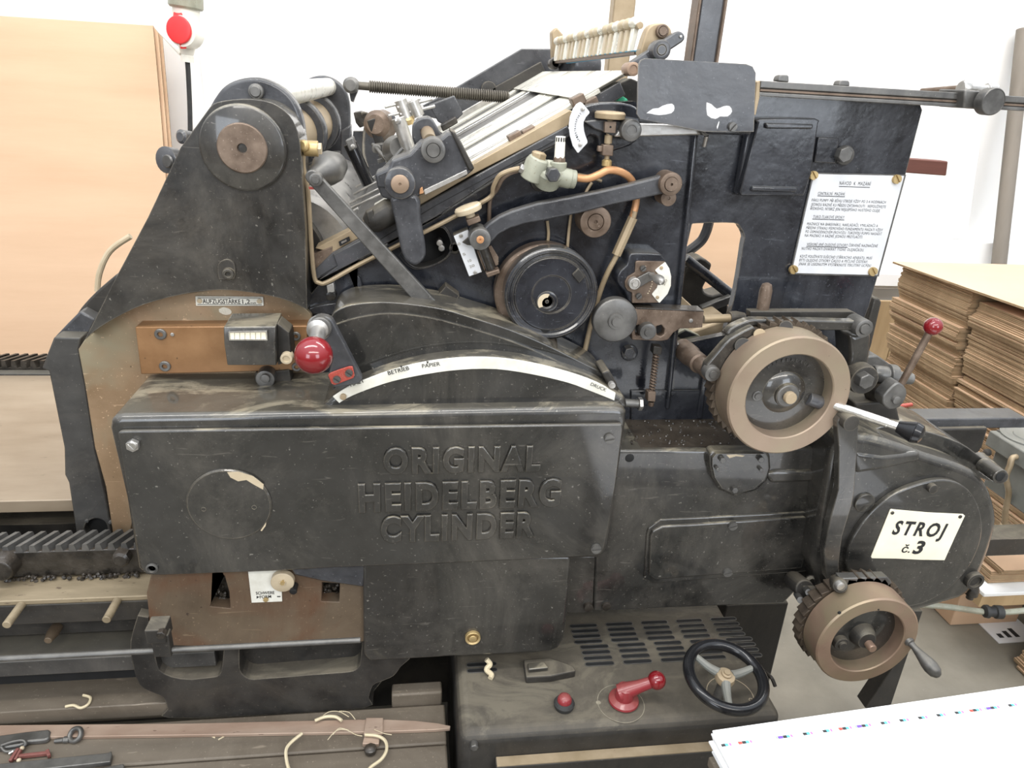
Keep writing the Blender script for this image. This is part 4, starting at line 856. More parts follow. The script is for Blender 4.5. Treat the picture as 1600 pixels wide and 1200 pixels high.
spg.tube(hl, .0016, 6, sm=0).cyl(a, b, .0035)
part('tension_spring', spg, 'brown_steel', rb); part('spring_block', MB().px([(1022, 541), (1035, 543), (1033, 555), (1020, 553)], .155, .02), 'oily_iron', rb, bevel=.001)
part('spring_anchor', MB().px([(1013, 613), (1025, 613), (1024, 628), (1012, 627)], .155, .02).cyl(P(1018, 628, .165), P(1017, 634, .165), .006), 'brown_steel', rb, bevel=.001)
ab = part('set_screw', MB().cyl(P(972, 629, .12), P(1000, 631, .12), .0085), 'dark_steel'); part('set_nut', MB().lathe(P(997, 631, .12), (1, 0, 0), [(.014, 0), (.014, .008)], 6), 'steel', ab, bevel=.001)

# ---- small quadrant with pointer
K = lambda L: Q(L, 12, 960, 390)
qb = part('quadrant_boss', MB().px(smooth_px(K([(300, 80), (420, 60), (840, 75), (900, 120), (960, 200), (1080, 480), (1050, 700), (860, 1000), (330, 1010), (250, 900), (190, 780), (90, 680), (50, 540), (110, 400), (230, 290), (270, 130)]), 2), FY-.040, .045), 'enamel', bevel=.007, seg=3)
part('quadrant_plate', MB().px(K([(400, 235), (430, 215), (955, 225), (1000, 500), (830, 1000), (330, 1005), (330, 810), (240, 770), (200, 690), (200, 600), (250, 510), (385, 430)]), FY-.044, .005), 'brown_steel', qb, bevel=.0012)
c = (992-.0, 443.3)
part('quadrant_scale', MB().px(K([(955, 235), (1030, 350), (1065, 500), (1060, 680), (1000, 830), (850, 1000), (825, 990), (710, 850), (710, 830), (800, 720), (835, 600), (840, 480), (770, 400), (775, 380)]), FY-.047, .003), 'scale_white', qb, bevel=.0006)
t = TX(); t.pxline('STOP', K([(930, 690)])[0], K([(1005, 560)])[0], 3.2, FY-.0474, bold=.01) if False else t.pxline('ZU', K([(935, 680)])[0], K([(995, 570)])[0], 3.2, FY-.0474, bold=.01)
part('lettering', t.mb, 'letter_faint', qb)
for p in K([(885, 345), (810, 900)]): part('rivet', MB().disc(*p, FY-.049, 2.6, .003, rim=.3), 'tan_steel', qb)
for p in K([(545, 360), (465, 880)]): part('screw', MB().slot(*p, FY-.050, 4.6, .006, .8), 'dark_steel', qb)
part('quadrant_pivot', MB().disc(*K([(385, 645)])[0], FY-.056, 9, .015, inset=[(.8, 0), (.75, .003), (.45, .003), (.42, -.002), (.1, -.002)]), 'steel', qb)
part('pointer_arm', MB().px(K([(380, 560), (640, 420), (760, 440), (760, 560), (640, 610), (430, 740)]), FY-.052, .005), 'dark_steel', qb, bevel=.001)
a = P(*K([(680, 470)])[0], FY-.052); b = P(*K([(845, 570)])[0], FY-.085)
part('pointer_knob', MB().lathe(a, b-a, [(.004, 0), (.0045, .012), (.009, .025), (.0095, .036), (.006, .044), (.0008, .046)], 18), 'steel', qb)
mb = MB()
for p in K([(570, 590), (705, 600), (705, 650), (690, 690), (675, 735), (655, 780), (630, 820)]): mb.disc(*p, FY-.0445, 1.1, .001, n=8)
part('index_dots', mb, 'ivory', qb)

# ---- feed board with its rails
A = P(505, 388, .235); B = P(984, 115, .235); u = (B-A).normalized(); nn = Vector((-u.z, 0, u.x)); L = (B-A).length
def incl(mb, s0, s1, y0, y1, h0, h1):
    """box lying along the board: s along the slope, y across, h above it"""
    vs = [A+u*s+nn*h+Vector((0, y-.235, 0)) for h in (h0, h1) for (s, y) in ((s0, y0), (s1, y0), (s1, y1), (s0, y1))]
    return mb.add(vs, [(0, 3, 2, 1), (4, 5, 6, 7), (0, 1, 5, 4), (1, 2, 6, 5), (2, 3, 7, 6), (3, 0, 4, 7)])
fb = part('feed_board', incl(MB(), .05, L-.02, .24, 1.19, -.03, -.004), 'slate', bevel=.002)
for (y0, y1, h, m, s0, s1) in ((.236, .262, .004, 'cream_metal', .0, L-.06), (.266, .44, .001, 'cream_metal', .10, L), (.285, .30, .0035, 'steel', .14, L-.1), (.52, .70, .001, 'cream_metal', .16, L-.05), (.60, .61, .003, 'steel', .18, L-.1), (.845, .875, .004, 'bright_steel', .2, L-.02), (.93, .99, .002, 'cream_metal', .22, L-.03), (1.12, 1.19, .003, 'cream_metal', .2, L-.06)):
    part('board_strip', incl(MB(), s0, s1, y0, y1, -.004, h), m, fb, bevel=.001)
part('board_sheet', incl(MB(), L-.10, L+.0, .236, 1.19, .0045, .006), 'cream_metal', fb)
part('sheet_fence', incl(MB(), .08, L-.02, 1.19, 1.205, -.03, .02), 'steel', fb, bevel=.002)
rl = part('board_rail', MB().px([(489, 424), (519, 395), (640, 331), (887, 196), (893, 212), (857, 232), (805, 258), (680, 340), (556, 406), (492, 438)], FY-.012, .05), 'slate', bevel=.002)
part('rail_strip', MB().px([(492, 388), (600, 333), (660, 302), (740, 256), (890, 172), (905, 178), (887, 197), (740, 272), (656, 321), (519, 395)], FY-.006, .045), 'tan_steel', rl, bevel=.0015)
part('rail_strip', MB().px([(489, 397), (519, 385), (519, 394), (545, 381), (556, 388), (491, 426)], FY-.009, .05), 'brown_steel', rl, bevel=.001)
part('rail_seam', MB().px([(500, 431), (680, 321), (887, 208), (887, 209.2), (680, 322.4), (500, 432.6)], FY-.0126, .002), 'void_shade', rl)
part('rail_step', MB().px([(520, 397), (586, 364), (583, 395), (498, 438), (527, 416)], FY-.016, .01), 'slate', rl, bevel=.002)
for p in ((804, 216), (826, 208), (902, 158), (922, 163)): part('rail_nut', MB().bar(P(p[0]-9, p[1]+4, FY+.03), P(p[0]+10, p[1]-6, FY+.03), .03, .018, up=nn), 'brown_steel', rl, bevel=.002)
part('rail_window', MB().px([(529, 378), (545, 370), (547, 376), (531, 385)], FY-.012, .004).mat(1).px([(533, 378), (541, 374), (542, 376.5), (534, 381)], FY-.0126, .002), ['void_shade', 'steel'], rl)
dc = P(462, 395, .26); part('delivery_drum', MB().lathe((dc.x, .27, dc.z), (0, 1, 0), [(.10, 0), (.10, .9)], 48), 'steel')
for i, (a, b) in enumerate((((492, 388), (556, 352)), ((500, 372), (545, 340)), ((515, 352), (560, 325)), ((535, 332), (600, 300)), ((545, 318), (605, 288)), ((552, 304), (600, 278)), ((556, 292), (596, 270)))):
    y = .27+i*.06; part('guide_tape', MB().bar(P(*a, y), P(*b, y), .012, .004), 'steel', fb, bevel=.001)
# rocker arm on the rail
ra = part('rocker_arm', MB().px(smooth_px([(609, 309), (652, 305), (658, 345), (665, 388), (663, 404), (651, 415), (638, 411), (628, 396), (618, 350), (609, 309)], 3)[:-1], .130, .035), 'slate', bevel=.006, seg=3)
part('rocker_head', MB().px([(585, 272), (607, 262), (612, 250), (640, 240), (657, 222), (690, 215), (699, 207), (711, 207), (722, 224), (742, 264), (727, 277), (690, 289), (662, 298), (650, 312), (615, 314), (596, 309), (589, 290)], .145, .06), 'slate', ra, bevel=.005, seg=3)
part('rocker_boss', MB().disc(625, 287, .118, 24.5, .05, rim=.12, n=36), 'slate', ra); part('copper_bush', MB().disc(625, 288, .114, 14.5, .01, rim=.06, inset=[(.16, 0), (.12, .003), (.01, .003)]), 'copper_rim', ra)
part('clamp_slot', MB().px([(590, 291), (608, 292), (608, 294), (590, 293)], .1445, .002), 'void_shade', ra)
part('rocker_pin', MB().disc(677, 235, .128, 19.5, .03, rim=.1, n=32, inset=[(.58, 0), (.56, .003), (.52, -.003)]), 'dark_steel', ra)
part('head_ridge', MB().px([(703, 203), (712, 207), (742, 264), (733, 268)], .14, .07), 'dull_black', ra, bevel=.003)
part('head_trim', MB().px([(662, 297), (729, 265), (731, 272), (664, 305)], .141, .01), 'steel', ra, bevel=.001); part('copper_tag', MB().px([(656, 295), (660, 292), (662, 302), (655, 304)], .138, .006), 'copper', ra, bevel=.001)
part('spring_pot', MB().lathe(P(596, 338, .17), u, [(.014, -.03), (.022, -.018), (.023, .02), (.018, .03)], 24), 'dull_black', ra); part('pot_clip', MB().px([(572, 332), (582, 327), (586, 345), (576, 350)], .15, .02), 'dull_black', ra, bevel=.002)
fk = part('fork_block', MB().px(smooth_px([(644, 215), (644, 198), (652, 187), (668, 183), (678, 190), (690, 212)], 2)+[(676, 216), (668, 200), (658, 204), (664, 222), (650, 228)], .24, .06), 'slate', bevel=.003)
part('fork_pin', MB().cyl(P(672, 220, .2), P(666, 202, .26), .012, n=18), 'copper_rim', fk)
# flat diagonal link
dl = part('flat_link', MB().px(capsule((487, 276), (674, 482), 10.5, 13, 6), .118, .012), 'dark_steel', bevel=.002)
part('link_pin', MB().disc(493, 281, .108, 10.5, .02, rim=.15, inset=[(.6, 0), (.55, -.002)]), 'dark_steel', dl)
part('cone_knob', MB().lathe(P(508, 266, .24), (-.55, -.8, -.25), [(.020, -.04), (.029, -.02), (.029, 0), (.018, .016), (.012, .04), (.010, .05)], 28), 'dark_steel', dl, bevel=.001)
part('red_mark', MB().px([(482, 292), (492, 293), (492, 296), (483, 296)], .135, .004), 'red_paint', dl)
part('frame_post', MB().px([(532, 205), (548, 195), (550, 260), (546, 300), (532, 310)], 1.0, .05), 'slate', bevel=.004)
# ---- rods and levers in the gap above the board
ht = part('tube_lever', MB().cyl(P(547, 224, .3), P(576, 288, .3), .0125, n=18), 'black_plastic', bevel=.001)
part('lever_head', MB().px([(539, 220), (551, 214), (557, 232), (546, 237)], .275, .03), 'dark_steel', ht, bevel=.002); part('screw', MB().disc(551, 229, .27, 3.5, .02), 'steel', ht)
ct_ = part('chrome_post', MB().cyl(P(622, 184, .36), P(641, 240, .36), .0135, n=20), 'steel', bevel=.001)
part('post_screw', MB().disc(622, 189, .343, 5, .01), 'bright_steel', ct_); part('post_tab', MB().px([(611, 181), (616, 180), (632, 216), (627, 220)], .37, .008), 'slate', ct_, bevel=.001)
for (a, b, c_) in (((625, 156), (636, 186), (615, 165)), ((644, 158), (654, 182), (640, 163))):
    Y = .55; pi_ = part('spanner_pin', MB().cyl(P(*a, Y), P(*b, Y), .014, n=16), 'steel', bevel=.001)
    for k in (.2, .65):
        m_ = P(*a, Y).lerp(P(*b, Y), k); part('cross_pin', MB().cyl(m_+Vector((-.035, -.01, -.008)), m_+Vector((.04, .01, .012)), .0035, n=8), 'steel', pi_)
part('pin_collar', MB().lathe(P(637, 188, .55), (.3, 0, -1), [(.012, -.01), (.016, 0), (.012, .01)], 14), 'brass')
kr = part('rubber_roller', MB().lathe(P(598, 196, .60), (-.3, -1, .1), [(.02, .05), (.030, .04), (.033, 0), (.029, -.008), (.020, -.010), (.018, -.004), (.011, -.004), (.010, -.012)], 32), 'brown_steel')
part('roller_cap', MB().lathe(P(597, 198, .585), (-.3, -1, .1), [(.010, 0), (.008, .008)], 16), 'bright_steel', kr)
part('roller_arm', MB().bar(P(580, 186, .56), P(597, 232, .56), .02, .014, up=(0, -1, 0)), 'dull_black', kr, bevel=.002)
part('roller_cover', MB().px(smooth_px([(587, 182), (590, 175), (600, 174), (612, 184), (616, 206)], 3)+[(600, 215), (575, 205)], .66, .08), 'oily_iron', kr, bevel=.003)
part('linkage_block', MB().px([(588, 226), (604, 224), (609, 238), (592, 242)], .5, .04).disc(588, 233, .48, 7, .03).bar(P(592, 246, .48), P(612, 240, .48), .008, .01).bar(P(590, 252, .46), P(614, 246, .46), .008, .008), 'dark_steel', kr, bevel=.001)
part('latch_bracket', MB().px([(552, 176), (563, 174), (572, 177), (572, 196), (562, 200), (556, 192)], .9, .05), 'oily_iron', bevel=.002)
part('wire_loop', MB().tube([P(565, 178, .9), P(573, 177, .9), P(573, 190, .9), P(569, 208, .9), P(568, 240, .85), P(574, 262, .8)], .004, 6, sm=2), 'dull_black')
part('inner_panel', MB().px([(552, 205), (590, 205), (625, 225), (680, 200), (700, 215), (640, 300), (540, 320)], 1.02, .03), 'slate')
part('cross_tube', MB().cyl(P(630, 232, .3), P(585, 280, .3), .004).cyl(P(605, 252, .42), P(583, 226, .5), .004), 'dark_steel')
part('oval_casting', MB().lathe(P(618, 235, .42), (.2, -1, .2), [(.02, .05), (.028, .02), (.028, 0), (.022, -.01)], 24), 'dark_steel')
part('swing_plate', MB().px([(670, 164), (710, 149), (724, 178), (700, 200), (684, 190)], .75, .02), 'slate', bevel=.003)
part('swing_foot', MB().px([(688, 196), (712, 182), (716, 192), (692, 206)], .72, .03), 'oily_iron', bevel=.003)
# ---- spring rod, far side plate
rdY = 1.02; a, b = P(549, 133, rdY), P(795, 152, rdY)
sr = part('spring_rod', MB().cyl(a, b, .011, n=14), 'spring_steel'); part('rod_eye', MB().lathe((a.x, rdY-.02, a.z), (0, 1, 0), [(.014, -.006), (.021, 0), (.021, .04)], 20), 'dark_steel', sr)
part('rod_lug', MB().px([(545, 140), (560, 140), (552, 160), (548, 158)], rdY, .03), 'slate', sr)
prf = []; n_ = 62; L2 = (b-a).length; s0 = L2*.11
for i in range(n_): 
    q_ = s0+(L2-s0)*i/n_; h_ = (L2-s0)/n_; prf += [(.0125, q_), (.0165, q_+h_*.25), (.0165, q_+h_*.6), (.0125, q_+h_*.9)]
part('coil_spring', MB().lathe(a, b-a, prf, 14), 'spring_steel', sr)
fs_ = part('sheet_guide', MB().px([(640, 176), (705, 141), (815, 76), (862, 76), (885, 84), (900, 108), (780, 160), (700, 190)], 1.20, .03), 'slate', bevel=.003)
part('guide_bar', MB().bar(P(772, 146, 1.18), P(848, 104, 1.18), .02, .03), 'dull_black', fs_, bevel=.002); part('guide_knob', MB().disc(764, 140, 1.17, 12, .03), 'dull_black', fs_)
part('guide_wheel', MB().lathe(P(900, 104, 1.0), (-.9, -.4, .1), [(.05, -.05), (.055, -.04), (.055, .03), (.05, .04)], 32), 'slate', fs_, bevel=.001)

# ---- gripper bar at the top of the board
Gn, Gf = P(1001, 36, .30), P(872, 66, .98)
gb = part('gripper_bar', MB().cyl(Gn+Vector((0, 0, -.004)), Gf+Vector((0, 0, -.006)), .006, n=14), 'tan_steel')
dn = Vector((0, 0, -1))
for i in range(19):
    t0 = (i+.06)/19; c = Gn.lerp(Gf, t0+.02); y2_ = Gn.lerp(Gf, (i+.92)/19)
    part('gripper', MB().add([c+Vector((-.007, 0, -.008)), y2_+Vector((-.007, 0, -.008)), y2_+Vector((-.010, 0, -.047)), c+Vector((-.010, 0, -.047)), c+Vector((.004, 0, -.006)), y2_+Vector((.004, 0, -.006)), y2_+Vector((-.002, 0, -.047)), c+Vector((-.002, 0, -.047))],
         [(0, 1, 2, 3), (7, 6, 5, 4), (0, 4, 5, 1), (1, 5, 6, 2), (2, 6, 7, 3), (3, 7, 4, 0)]).lathe(c.lerp(y2_, .5)+Vector((-.004, 0, .002)), (0, 1, -.05), [(.006, -.016), (.010, -.008), (.010, .008), (.006, .016)], 10), 'ivory' if i % 3 else 'cream_metal', gb, bevel=.0012)
part('gripper_rail', MB().bar(Gn+Vector((0, 0, -.049)), Gf+Vector((0, 0, -.049)), .012, .007), 'brown_steel', gb)
part('blue_strip', MB().add([P(1000, 77.5, .26), P(1006, 83, .28), P(886, 98, .92), P(873, 92, .93), P(1000, 79, .265), P(1006, 85, .285), P(886, 99.5, .925), P(873, 93.5, .935)], [(0, 1, 2, 3), (7, 6, 5, 4), (0, 4, 5, 1), (1, 5, 6, 2), (2, 6, 7, 3), (3, 7, 4, 0)]), 'ink_blue', gb)
part('gripper_bracket', MB().px([(862, 50), (870, 42), (880, 54), (882, 92), (864, 92)], 1.0, .04), 'tan_steel', gb, bevel=.004)
for i in range(3): part('chain_link', MB().disc(866+i*4, 100-i*3, .98, 8, .03), 'oily_iron', gb)
tb = part('bar_bracket', MB().px(smooth_px([(1000, 82), (1010, 50), (1020, 38), (1036, 36), (1048, 44), (1049, 58), (1040, 64)], 3)+[(1022, 82), (1012, 92), (1003, 94)], .255, .03), 'tan_steel', bevel=.003)
part('bracket_pin', MB().disc(1036, 48.5, .245, 9.5, .02, inset=[(.75, 0), (.7, .002), (.65, -.002), (.12, -.002)]), 'brown_steel', tb)
part('swing_arm', MB().px(capsule((990, 105), (1061, 58), 9.5, 9.5, 6), .225, .02), 'slate', tb, bevel=.003)
part('bracket_pin', MB().disc(1034, 78, .205, 14.5, .03, rim=.1, inset=[(.55, 0), (.5, .002), (.45, -.001)]), 'slate', tb); part('bracket_pin', MB().disc(990, 108, .205, 10, .04, rim=.1, inset=[(.6, 0), (.55, .002), (.2, .002)]), 'copper_rim', tb); part('rivet', MB().disc(1064, 57, .222, 2, .006), 'steel', tb)
part('spacer_block', MB().px([(935, 146), (985, 122), (1000, 128), (1000, 178), (935, 178)], .32, .05), 'dull_black', bevel=.002)
part('metal_block', MB().px([(935, 147), (943, 144), (943, 158), (935, 158)], .30, .02).px([(953, 145), (960, 144), (960, 162), (954, 162)], .30, .02), 'ivory', bevel=.001)
o = MB().lathe(P(968, 160, .29), (0, -.5, 1), [(.004, -.015), (.016, -.010), (.018, .0), (.010, .010), (.004, .014)], 9).build('rag', 'green_rag')
for v in o.data.vertices: v.co += Vector((rr.uniform(-.004, .004), rr.uniform(-.004, .004), rr.uniform(-.004, .004)))
tag(o, 'small green rag tucked behind the black guard plate', 'rag')

# ---- uprights, top rail
up_ = part('upright', MB().prism([(P(1098, -6, .62).x-.004, P(1090, 92, .62).z-.2), (P(1137, -6, .62).x, P(1090, 92, .62).z-.2), (P(1137, -6, .62).x, 2.6), (P(1098, -6, .62).x-.004, 2.6)], .62, .68), 'slate', bevel=.006)
for px in (1096, 1137): 
    x = P(px, -4, .61).x; part('upright_edge', MB().box(x-.004, x+.003, .612, .66, P(1090, 92, .62).z-.2, 2.6), 'brown_steel', up_, bevel=.002)
x0 = P(958, 20, 1.18).x; x1 = P(992, 20, 1.18).x
part('upright', MB().box(x0, x1, 1.18, 1.23, 1.2, 2.75), 'tan_steel', bevel=.004)
z1 = P(1187, 126, .15).z; z0 = P(1187, 150, .15).z; xr0 = P(1187, 140, .15).x
tr_ = part('guide_rail', yz(MB(), [(.150, z0), (.150, z0+.006), (.154, z0+.007), (.154, z1-.012), (.150, z1-.011), (.150, z1), (.195, z1), (.195, z0)], xr0, 1.42), 'dark_steel', bevel=.0012)
part('rail_face', yz(MB(), [(.151, z0+.008), (.151, z1-.013), (.1545, z1-.013), (.1545, z0+.008)], xr0+.002, 1.42), 'brown_steel', tr_)
part('rail_end', MB().px([(1183, 128), (1188, 126), (1187, 152), (1181, 180), (1177, 180)], .148, .05), 'tan_steel', tr_, bevel=.001)
for px in (1225, 1320): c = P(px, 124 if px < 1300 else 131, .17); part('rail_lug', MB().px(smooth_px([(px-10, c and (127 if px < 1300 else 134)), (px-6, 118 if px < 1300 else 126), (px+6, 117 if px < 1300 else 126)], 3)+[(px+8, 119 if px < 1300 else 128), (px+8, 129 if px < 1300 else 135)], .165, .02), 'dark_steel', tr_, bevel=.002)
ck = part('rail_clamp', MB().px([(1508, 140), (1535, 142), (1531, 171), (1505, 169)], .132, .07), 'dark_steel', tr_, bevel=.003)
part('clamp_knob', MB().disc(1553, 159, .105, 18.5, .02, rim=.08, n=36, inset=[(.92, 0), (.9, .001)]), 'dark_steel', tr_); part('clamp_neck', MB().cyl(P(1552, 159, .125), P(1530, 156, .15), .012), 'dull_black', tr_)
part('clamp_roller', MB().lathe(P(1500, 138, .16), (1, 0, -.02), [(.012, 0), (.014, .003), (.014, .014), (.009, .017), (.009, .05), (.013, .052), (.013, .07)], 16), 'steel', tr_, bevel=.001)
part('slide_rod', MB().cyl(P(1440, 143, .3), P(1500, 138, .22), .006), 'brown_steel', tr_)
hb = part('hand_bar', MB().px([(1205, 231), (1482, 252), (1479, 275), (1205, 254)], .55, .035), 'red_wood', bevel=.003)
a = P(1222, 246, .56); part('bar_bracket', MB().box(a.x-.012, a.x+.012, FY+.021, .552, a.z-.012, a.z+.012), 'dull_black', hb)

# ---- gear housing with the number plate
hg = [(1290, 760), (1305, 690), (1345, 681), (1400, 694), (1450, 712), (1500, 728), (1532, 744), (1551, 772), (1560, 812), (1552, 850), (1536, 893), (1514, 930), (1470, 946), (1432, 957), (1390, 962), (1330, 962), (1285, 935), (1270, 880)]
gh = part('gear_housing', MB().px(smooth_px(hg[:13], 3)+hg[13:], .0, .16), 'satin_black', bevel=.016, seg=4)
part('housing_shoulder', MB().px(smooth_px([(1318, 690), (1350, 676), (1392, 664), (1440, 672), (1500, 692), (1535, 716), (1566, 735)], 3)+[(1566, 750), (1545, 752), (1500, 735), (1440, 712), (1345, 690)], .07, .16), 'satin_black', gh, bevel=.012, seg=4)
part('shoulder_ridge', MB().px([(1336, 706), (1380, 712), (1440, 706), (1440, 722), (1385, 734), (1336, 742)], -.004, .03), 'satin_black', gh, bevel=.010, seg=4)
part('cross_beam', MB().px([(1385, 655), (1605, 653), (1605, 669), (1390, 672)], .26, .06), 'slate', gh, bevel=.004)
part('beam_web', MB().px([(1440, 670), (1545, 668), (1535, 700), (1520, 720), (1440, 690)], .25, .04), 'dull_black', gh, bevel=.006)
part('housing_lug', MB().cyl(P(1530, 716, .10), P(1563, 745, -.005), .015, n=22).lathe(P(1563, 745, -.005), (0, 1, 0), [(.009, -.001), (.016, 0), (.016, .05)], 20), 'satin_black', gh, bevel=.001); part('lug_hole', MB().disc(1564, 745.5, -.0075, 7, .002), 'void_shade', gh)
part('housing_lug', MB().disc(1525, 910, -.012, 13, .05, rim=.1, inset=[(.7, 0), (.66, .006), (.01, .006)]), 'dull_black', gh); part('lug_bolt', MB().lathe(P(1518, 926, .03), (0, 0, -1), [(.01, -.02), (.014, -.01), (.014, .004), (.008, .005), (.008, .016)], 12), 'oily_iron', gh)
cv = smooth_px([(1322, 880), (1328, 850), (1352, 812), (1392, 776), (1435, 757), (1476, 750), (1508, 761), (1529, 790), (1535, 830), (1524, 868), (1500, 905), (1460, 935), (1420, 948), (1370, 950), (1335, 930), (1322, 880)], 4)[:-1]
part('housing_cover', MB().px(cv, -.012, .014), 'satin_black', gh, bevel=.003)
part('round_boss', MB().disc(1352, 787, -.006, 15, .02, rim=.1), 'satin_black', gh); part('bolt', MB().disc(1459, 765, -.022, 7, .02), 'dull_black', gh)
sg = part('number_plate', MB().px(smooth_px([(1391, 797), (1393, 795.5), (1395, 796)], 2)+[(1450, 801), (1505, 803.5), (1508, 806), (1492, 840), (1476, 875.5), (1440, 875), (1400, 873), (1362, 872.5), (1361, 870), (1375, 836)], -.0145, .002), 'cream_enamel', gh, bevel=.0006)
t = TX(); C7b = lambda p: Q([p], 3.636, 1160, 640)[0]
t.pxline('STROJ', C7b((846, 706)), C7b((1137, 724)), 20.5, -.0149, bold=.030, shear=.06, sp=1.3)
t.pxline('č.', C7b((900, 810)), C7b((948, 812)), 11, -.0149, bold=.018, shear=.06); t.pxline('3', C7b((962, 815)), C7b((1014, 819)), 19, -.0149, bold=.035, shear=.06)
part('lettering', t.mb, 'letter_black', gh)
for p in ((1395, 802), (1501, 808)): part('screw', MB().disc(*p, -.0165, 2.6, .003), 'dull_black', gh)
sl = part('support_leg', MB().px([(1404, 1030), (1428, 955), (1442, 955), (1391, 1106), (1352, 1107)], .10, .04), 'dull_black', bevel=.002)
a = P(1372, 1106, .12); part('support_leg', MB().bar((a.x, .12, a.z), (a.x-.02, .12, 0.0), .03, .03, up=(0, 1, 0)), 'dull_black')
lgp = [P(1165, 945, .2), P(1232, 945, .2), P(1203, 1066, .2), P(1164, 1000, .2)]
part('support_leg', MB().prism([(lgp[0].x-.05, lgp[0].z), (lgp[1].x, lgp[0].z), (lgp[2].x, 0.0), (lgp[0].x-.05, 0.0)], .2, .3), 'dull_black', bevel=.004)
part('foot_bolt', MB().tube([P(1196, 1050, .17), P(1206, 1060, .15), P(1211, 1072, .14)], .005, 8), 'oily_iron')

# ---- connecting link in front of the housing
cl = part('connecting_link', MB().px(smooth_px([(1308, 660), (1318, 648), (1334, 648), (1342, 660)], 3)+[(1340, 700), (1335, 768), (1331, 790), (1316, 838), (1311, 880), (1312, 905), (1291, 905), (1287, 860), (1299, 805), (1310, 765), (1311, 700)], -.045, .018), 'satin_black', bevel=.002)
part('link_pin', MB().disc(1331, 662, -.060, 12.5, .03, rim=.12, inset=[(.5, 0), (.1, 0)]), 'dull_black', cl)
pl_ = part('pawl', MB().px([(1313, 904), (1386, 902), (1393, 908), (1393, 925), (1378, 929), (1376, 915), (1316, 922)], -.075, .02), 'dark_steel', bevel=.002)
part('pawl_pivot', MB().lathe(P(1313, 916, -.09), P(1302, 905, -.03)-P(1313, 916, -.09), [(.008, -.006), (.008, 0), (.013, .002), (.015, .006), (.015, .05), (.012, .06)], 20), 'dull_black', pl_); part('pawl_bolt', MB().disc(1314, 917, -.100, 6, .01), 'steel', pl_)
oc = part('oil_coupling', MB().lathe(P(1257, 920, -.01), P(1236, 903, .05)-P(1257, 920, -.01), [(.018, -.002), (.02, 0), (.02, .05), (.017, .06)], 22), 'dull_black', bevel=.001)
part('coupling_pin', MB().cyl(P(1251, 938, -.045), P(1245, 928, .0), .007).cyl(P(1264, 926, -.045), P(1258, 918, .0), .007), 'dark_steel', oc); part('coupling_arm', MB().bar(P(1256, 918, 0), P(1284, 942, -.05), .026, .026), 'dull_black', oc, bevel=.004)

# ---- ratchet handwheels
def saw(cx, cz, r0, r1, n, y0, y1, ph=0):
    pts = []
    for i in range(n):
        for (f, r) in ((0, r0), (.15, r1), (.95, r0+(r1-r0)*.25)):
            an = -2*math.pi*(i+f)/n+ph; pts.append((cx+r*math.cos(an), cz+r*math.sin(an)))
    return MB().prism(pts, y0, y1)
def wheel(px, py, Y, rpx, rin, depth, n, mats, hubs):
    c = P(px, py, Y); R_ = rpx*sc(px, py, Y); ax = (0, 1, 0)
    h = part('ratchet_handwheel', MB().lathe(c, ax, [(R_*rin-.002, .03), (R_*rin, .002), (R_*rin+.002, 0), (R_-.003, 0), (R_, .003), (R_, depth), (R_*.9, depth+.004)], 72, cap=False), mats[0])
    part('wheel_web', MB().lathe(c, ax, [(.001, .022), (R_*.5, .024), (R_*rin-.001, .028), (R_*rin, .04), (.001, .04)], 56, cap=False), 'satin_black', h)
    part('ratchet_ring', saw(c.x, c.z, R_*1.01, R_*1.09, n, Y+depth+.003, Y+depth+.03), mats[1], h, bevel=.0008)
    return h, c, R_
h1_, c1, R1 = wheel(1234, 621, -.03, 94.5, .705, .058, 44, ('rim_steel', 'ratchet_brown'), None)
part('wheel_hub', MB().lathe(c1, (0, 1, 0), [(.0005, .0), (.010, .0), (.0115, .002), (.0115, .006), (.0125, .006), (.022, .007), (.023, .009), (.023, .014), (.036, .018), (.042, .024)], 40), 'satin_black', h1_)
part('hub_nut', MB().lathe(c1, (0, 1, 0), [(.0005, -.006), (.002, -.006), (.0105, -.006), (.0115, -.004), (.0115, .004)], 24), 'tan_steel', h1_); part('hub_washer', MB().lathe(c1, (0, 1, 0), [(.0117, .005), (.020, .005), (.0215, .0065), (.0215, .010)], 32, cap=False), 'dark_steel', h1_)
part('wheel_peg', MB().cyl(P(1262, 622, -.004), P(1296, 634, -.004), .0125, .014, n=18), 'slate', h1_, bevel=.001)
part('web_bolt', MB().disc(1184, 619, -.008, 8, .012, inset=[(.6, 0), (.55, -.002)]), 'dark_steel', h1_)
t = TX()
for i, ch_ in enumerate('SCHNELLGANG' if False else 'PAPIERLAUF'):
    an = math.radians(128-i*8.2); rr_ = R1*.52; cpt = c1+Vector((math.cos(an)*rr_, .0235, math.sin(an)*rr_)); tv = Vector((math.sin(an), 0, -math.cos(an)))*.0022
    t.line(ch_, cpt-tv, cpt+tv, .006, depth=.0006, bold=.01)
part('raised_lettering', t.mb, 'grey_black', h1_)
A_, B_ = P(1318, 638, -.035), P(1404, 667, -.10); d_ = (B_-A_).normalized(); Lh = (B_-A_).length
part('handle_shaft', MB().lathe(A_, d_, [(.0085, -.02), (.0085, .0), (.0085, Lh*.8), (.0078, Lh*.81), (.0078, Lh*1.0)], 24), 'bright_steel', h1_)
C_ = P(1444, 681, -.13); L3 = (C_-B_).length
part('handle_grip', MB().lathe(B_, C_-B_, [(.0105, -.002), (.0125, .004), (.0175, L3*.45), (.0195, L3*.6), (.0188, L3*.62), (.0195, L3*.64), (.0165, L3*.88), (.009, L3*.98), (.001, L3)], 30), 'black_plastic', h1_)
h2_, c2, R2 = wheel(1356, 1003, -.13, 76, .715, .052, 36, ('copper_rim', 'ratchet_brown'), None)
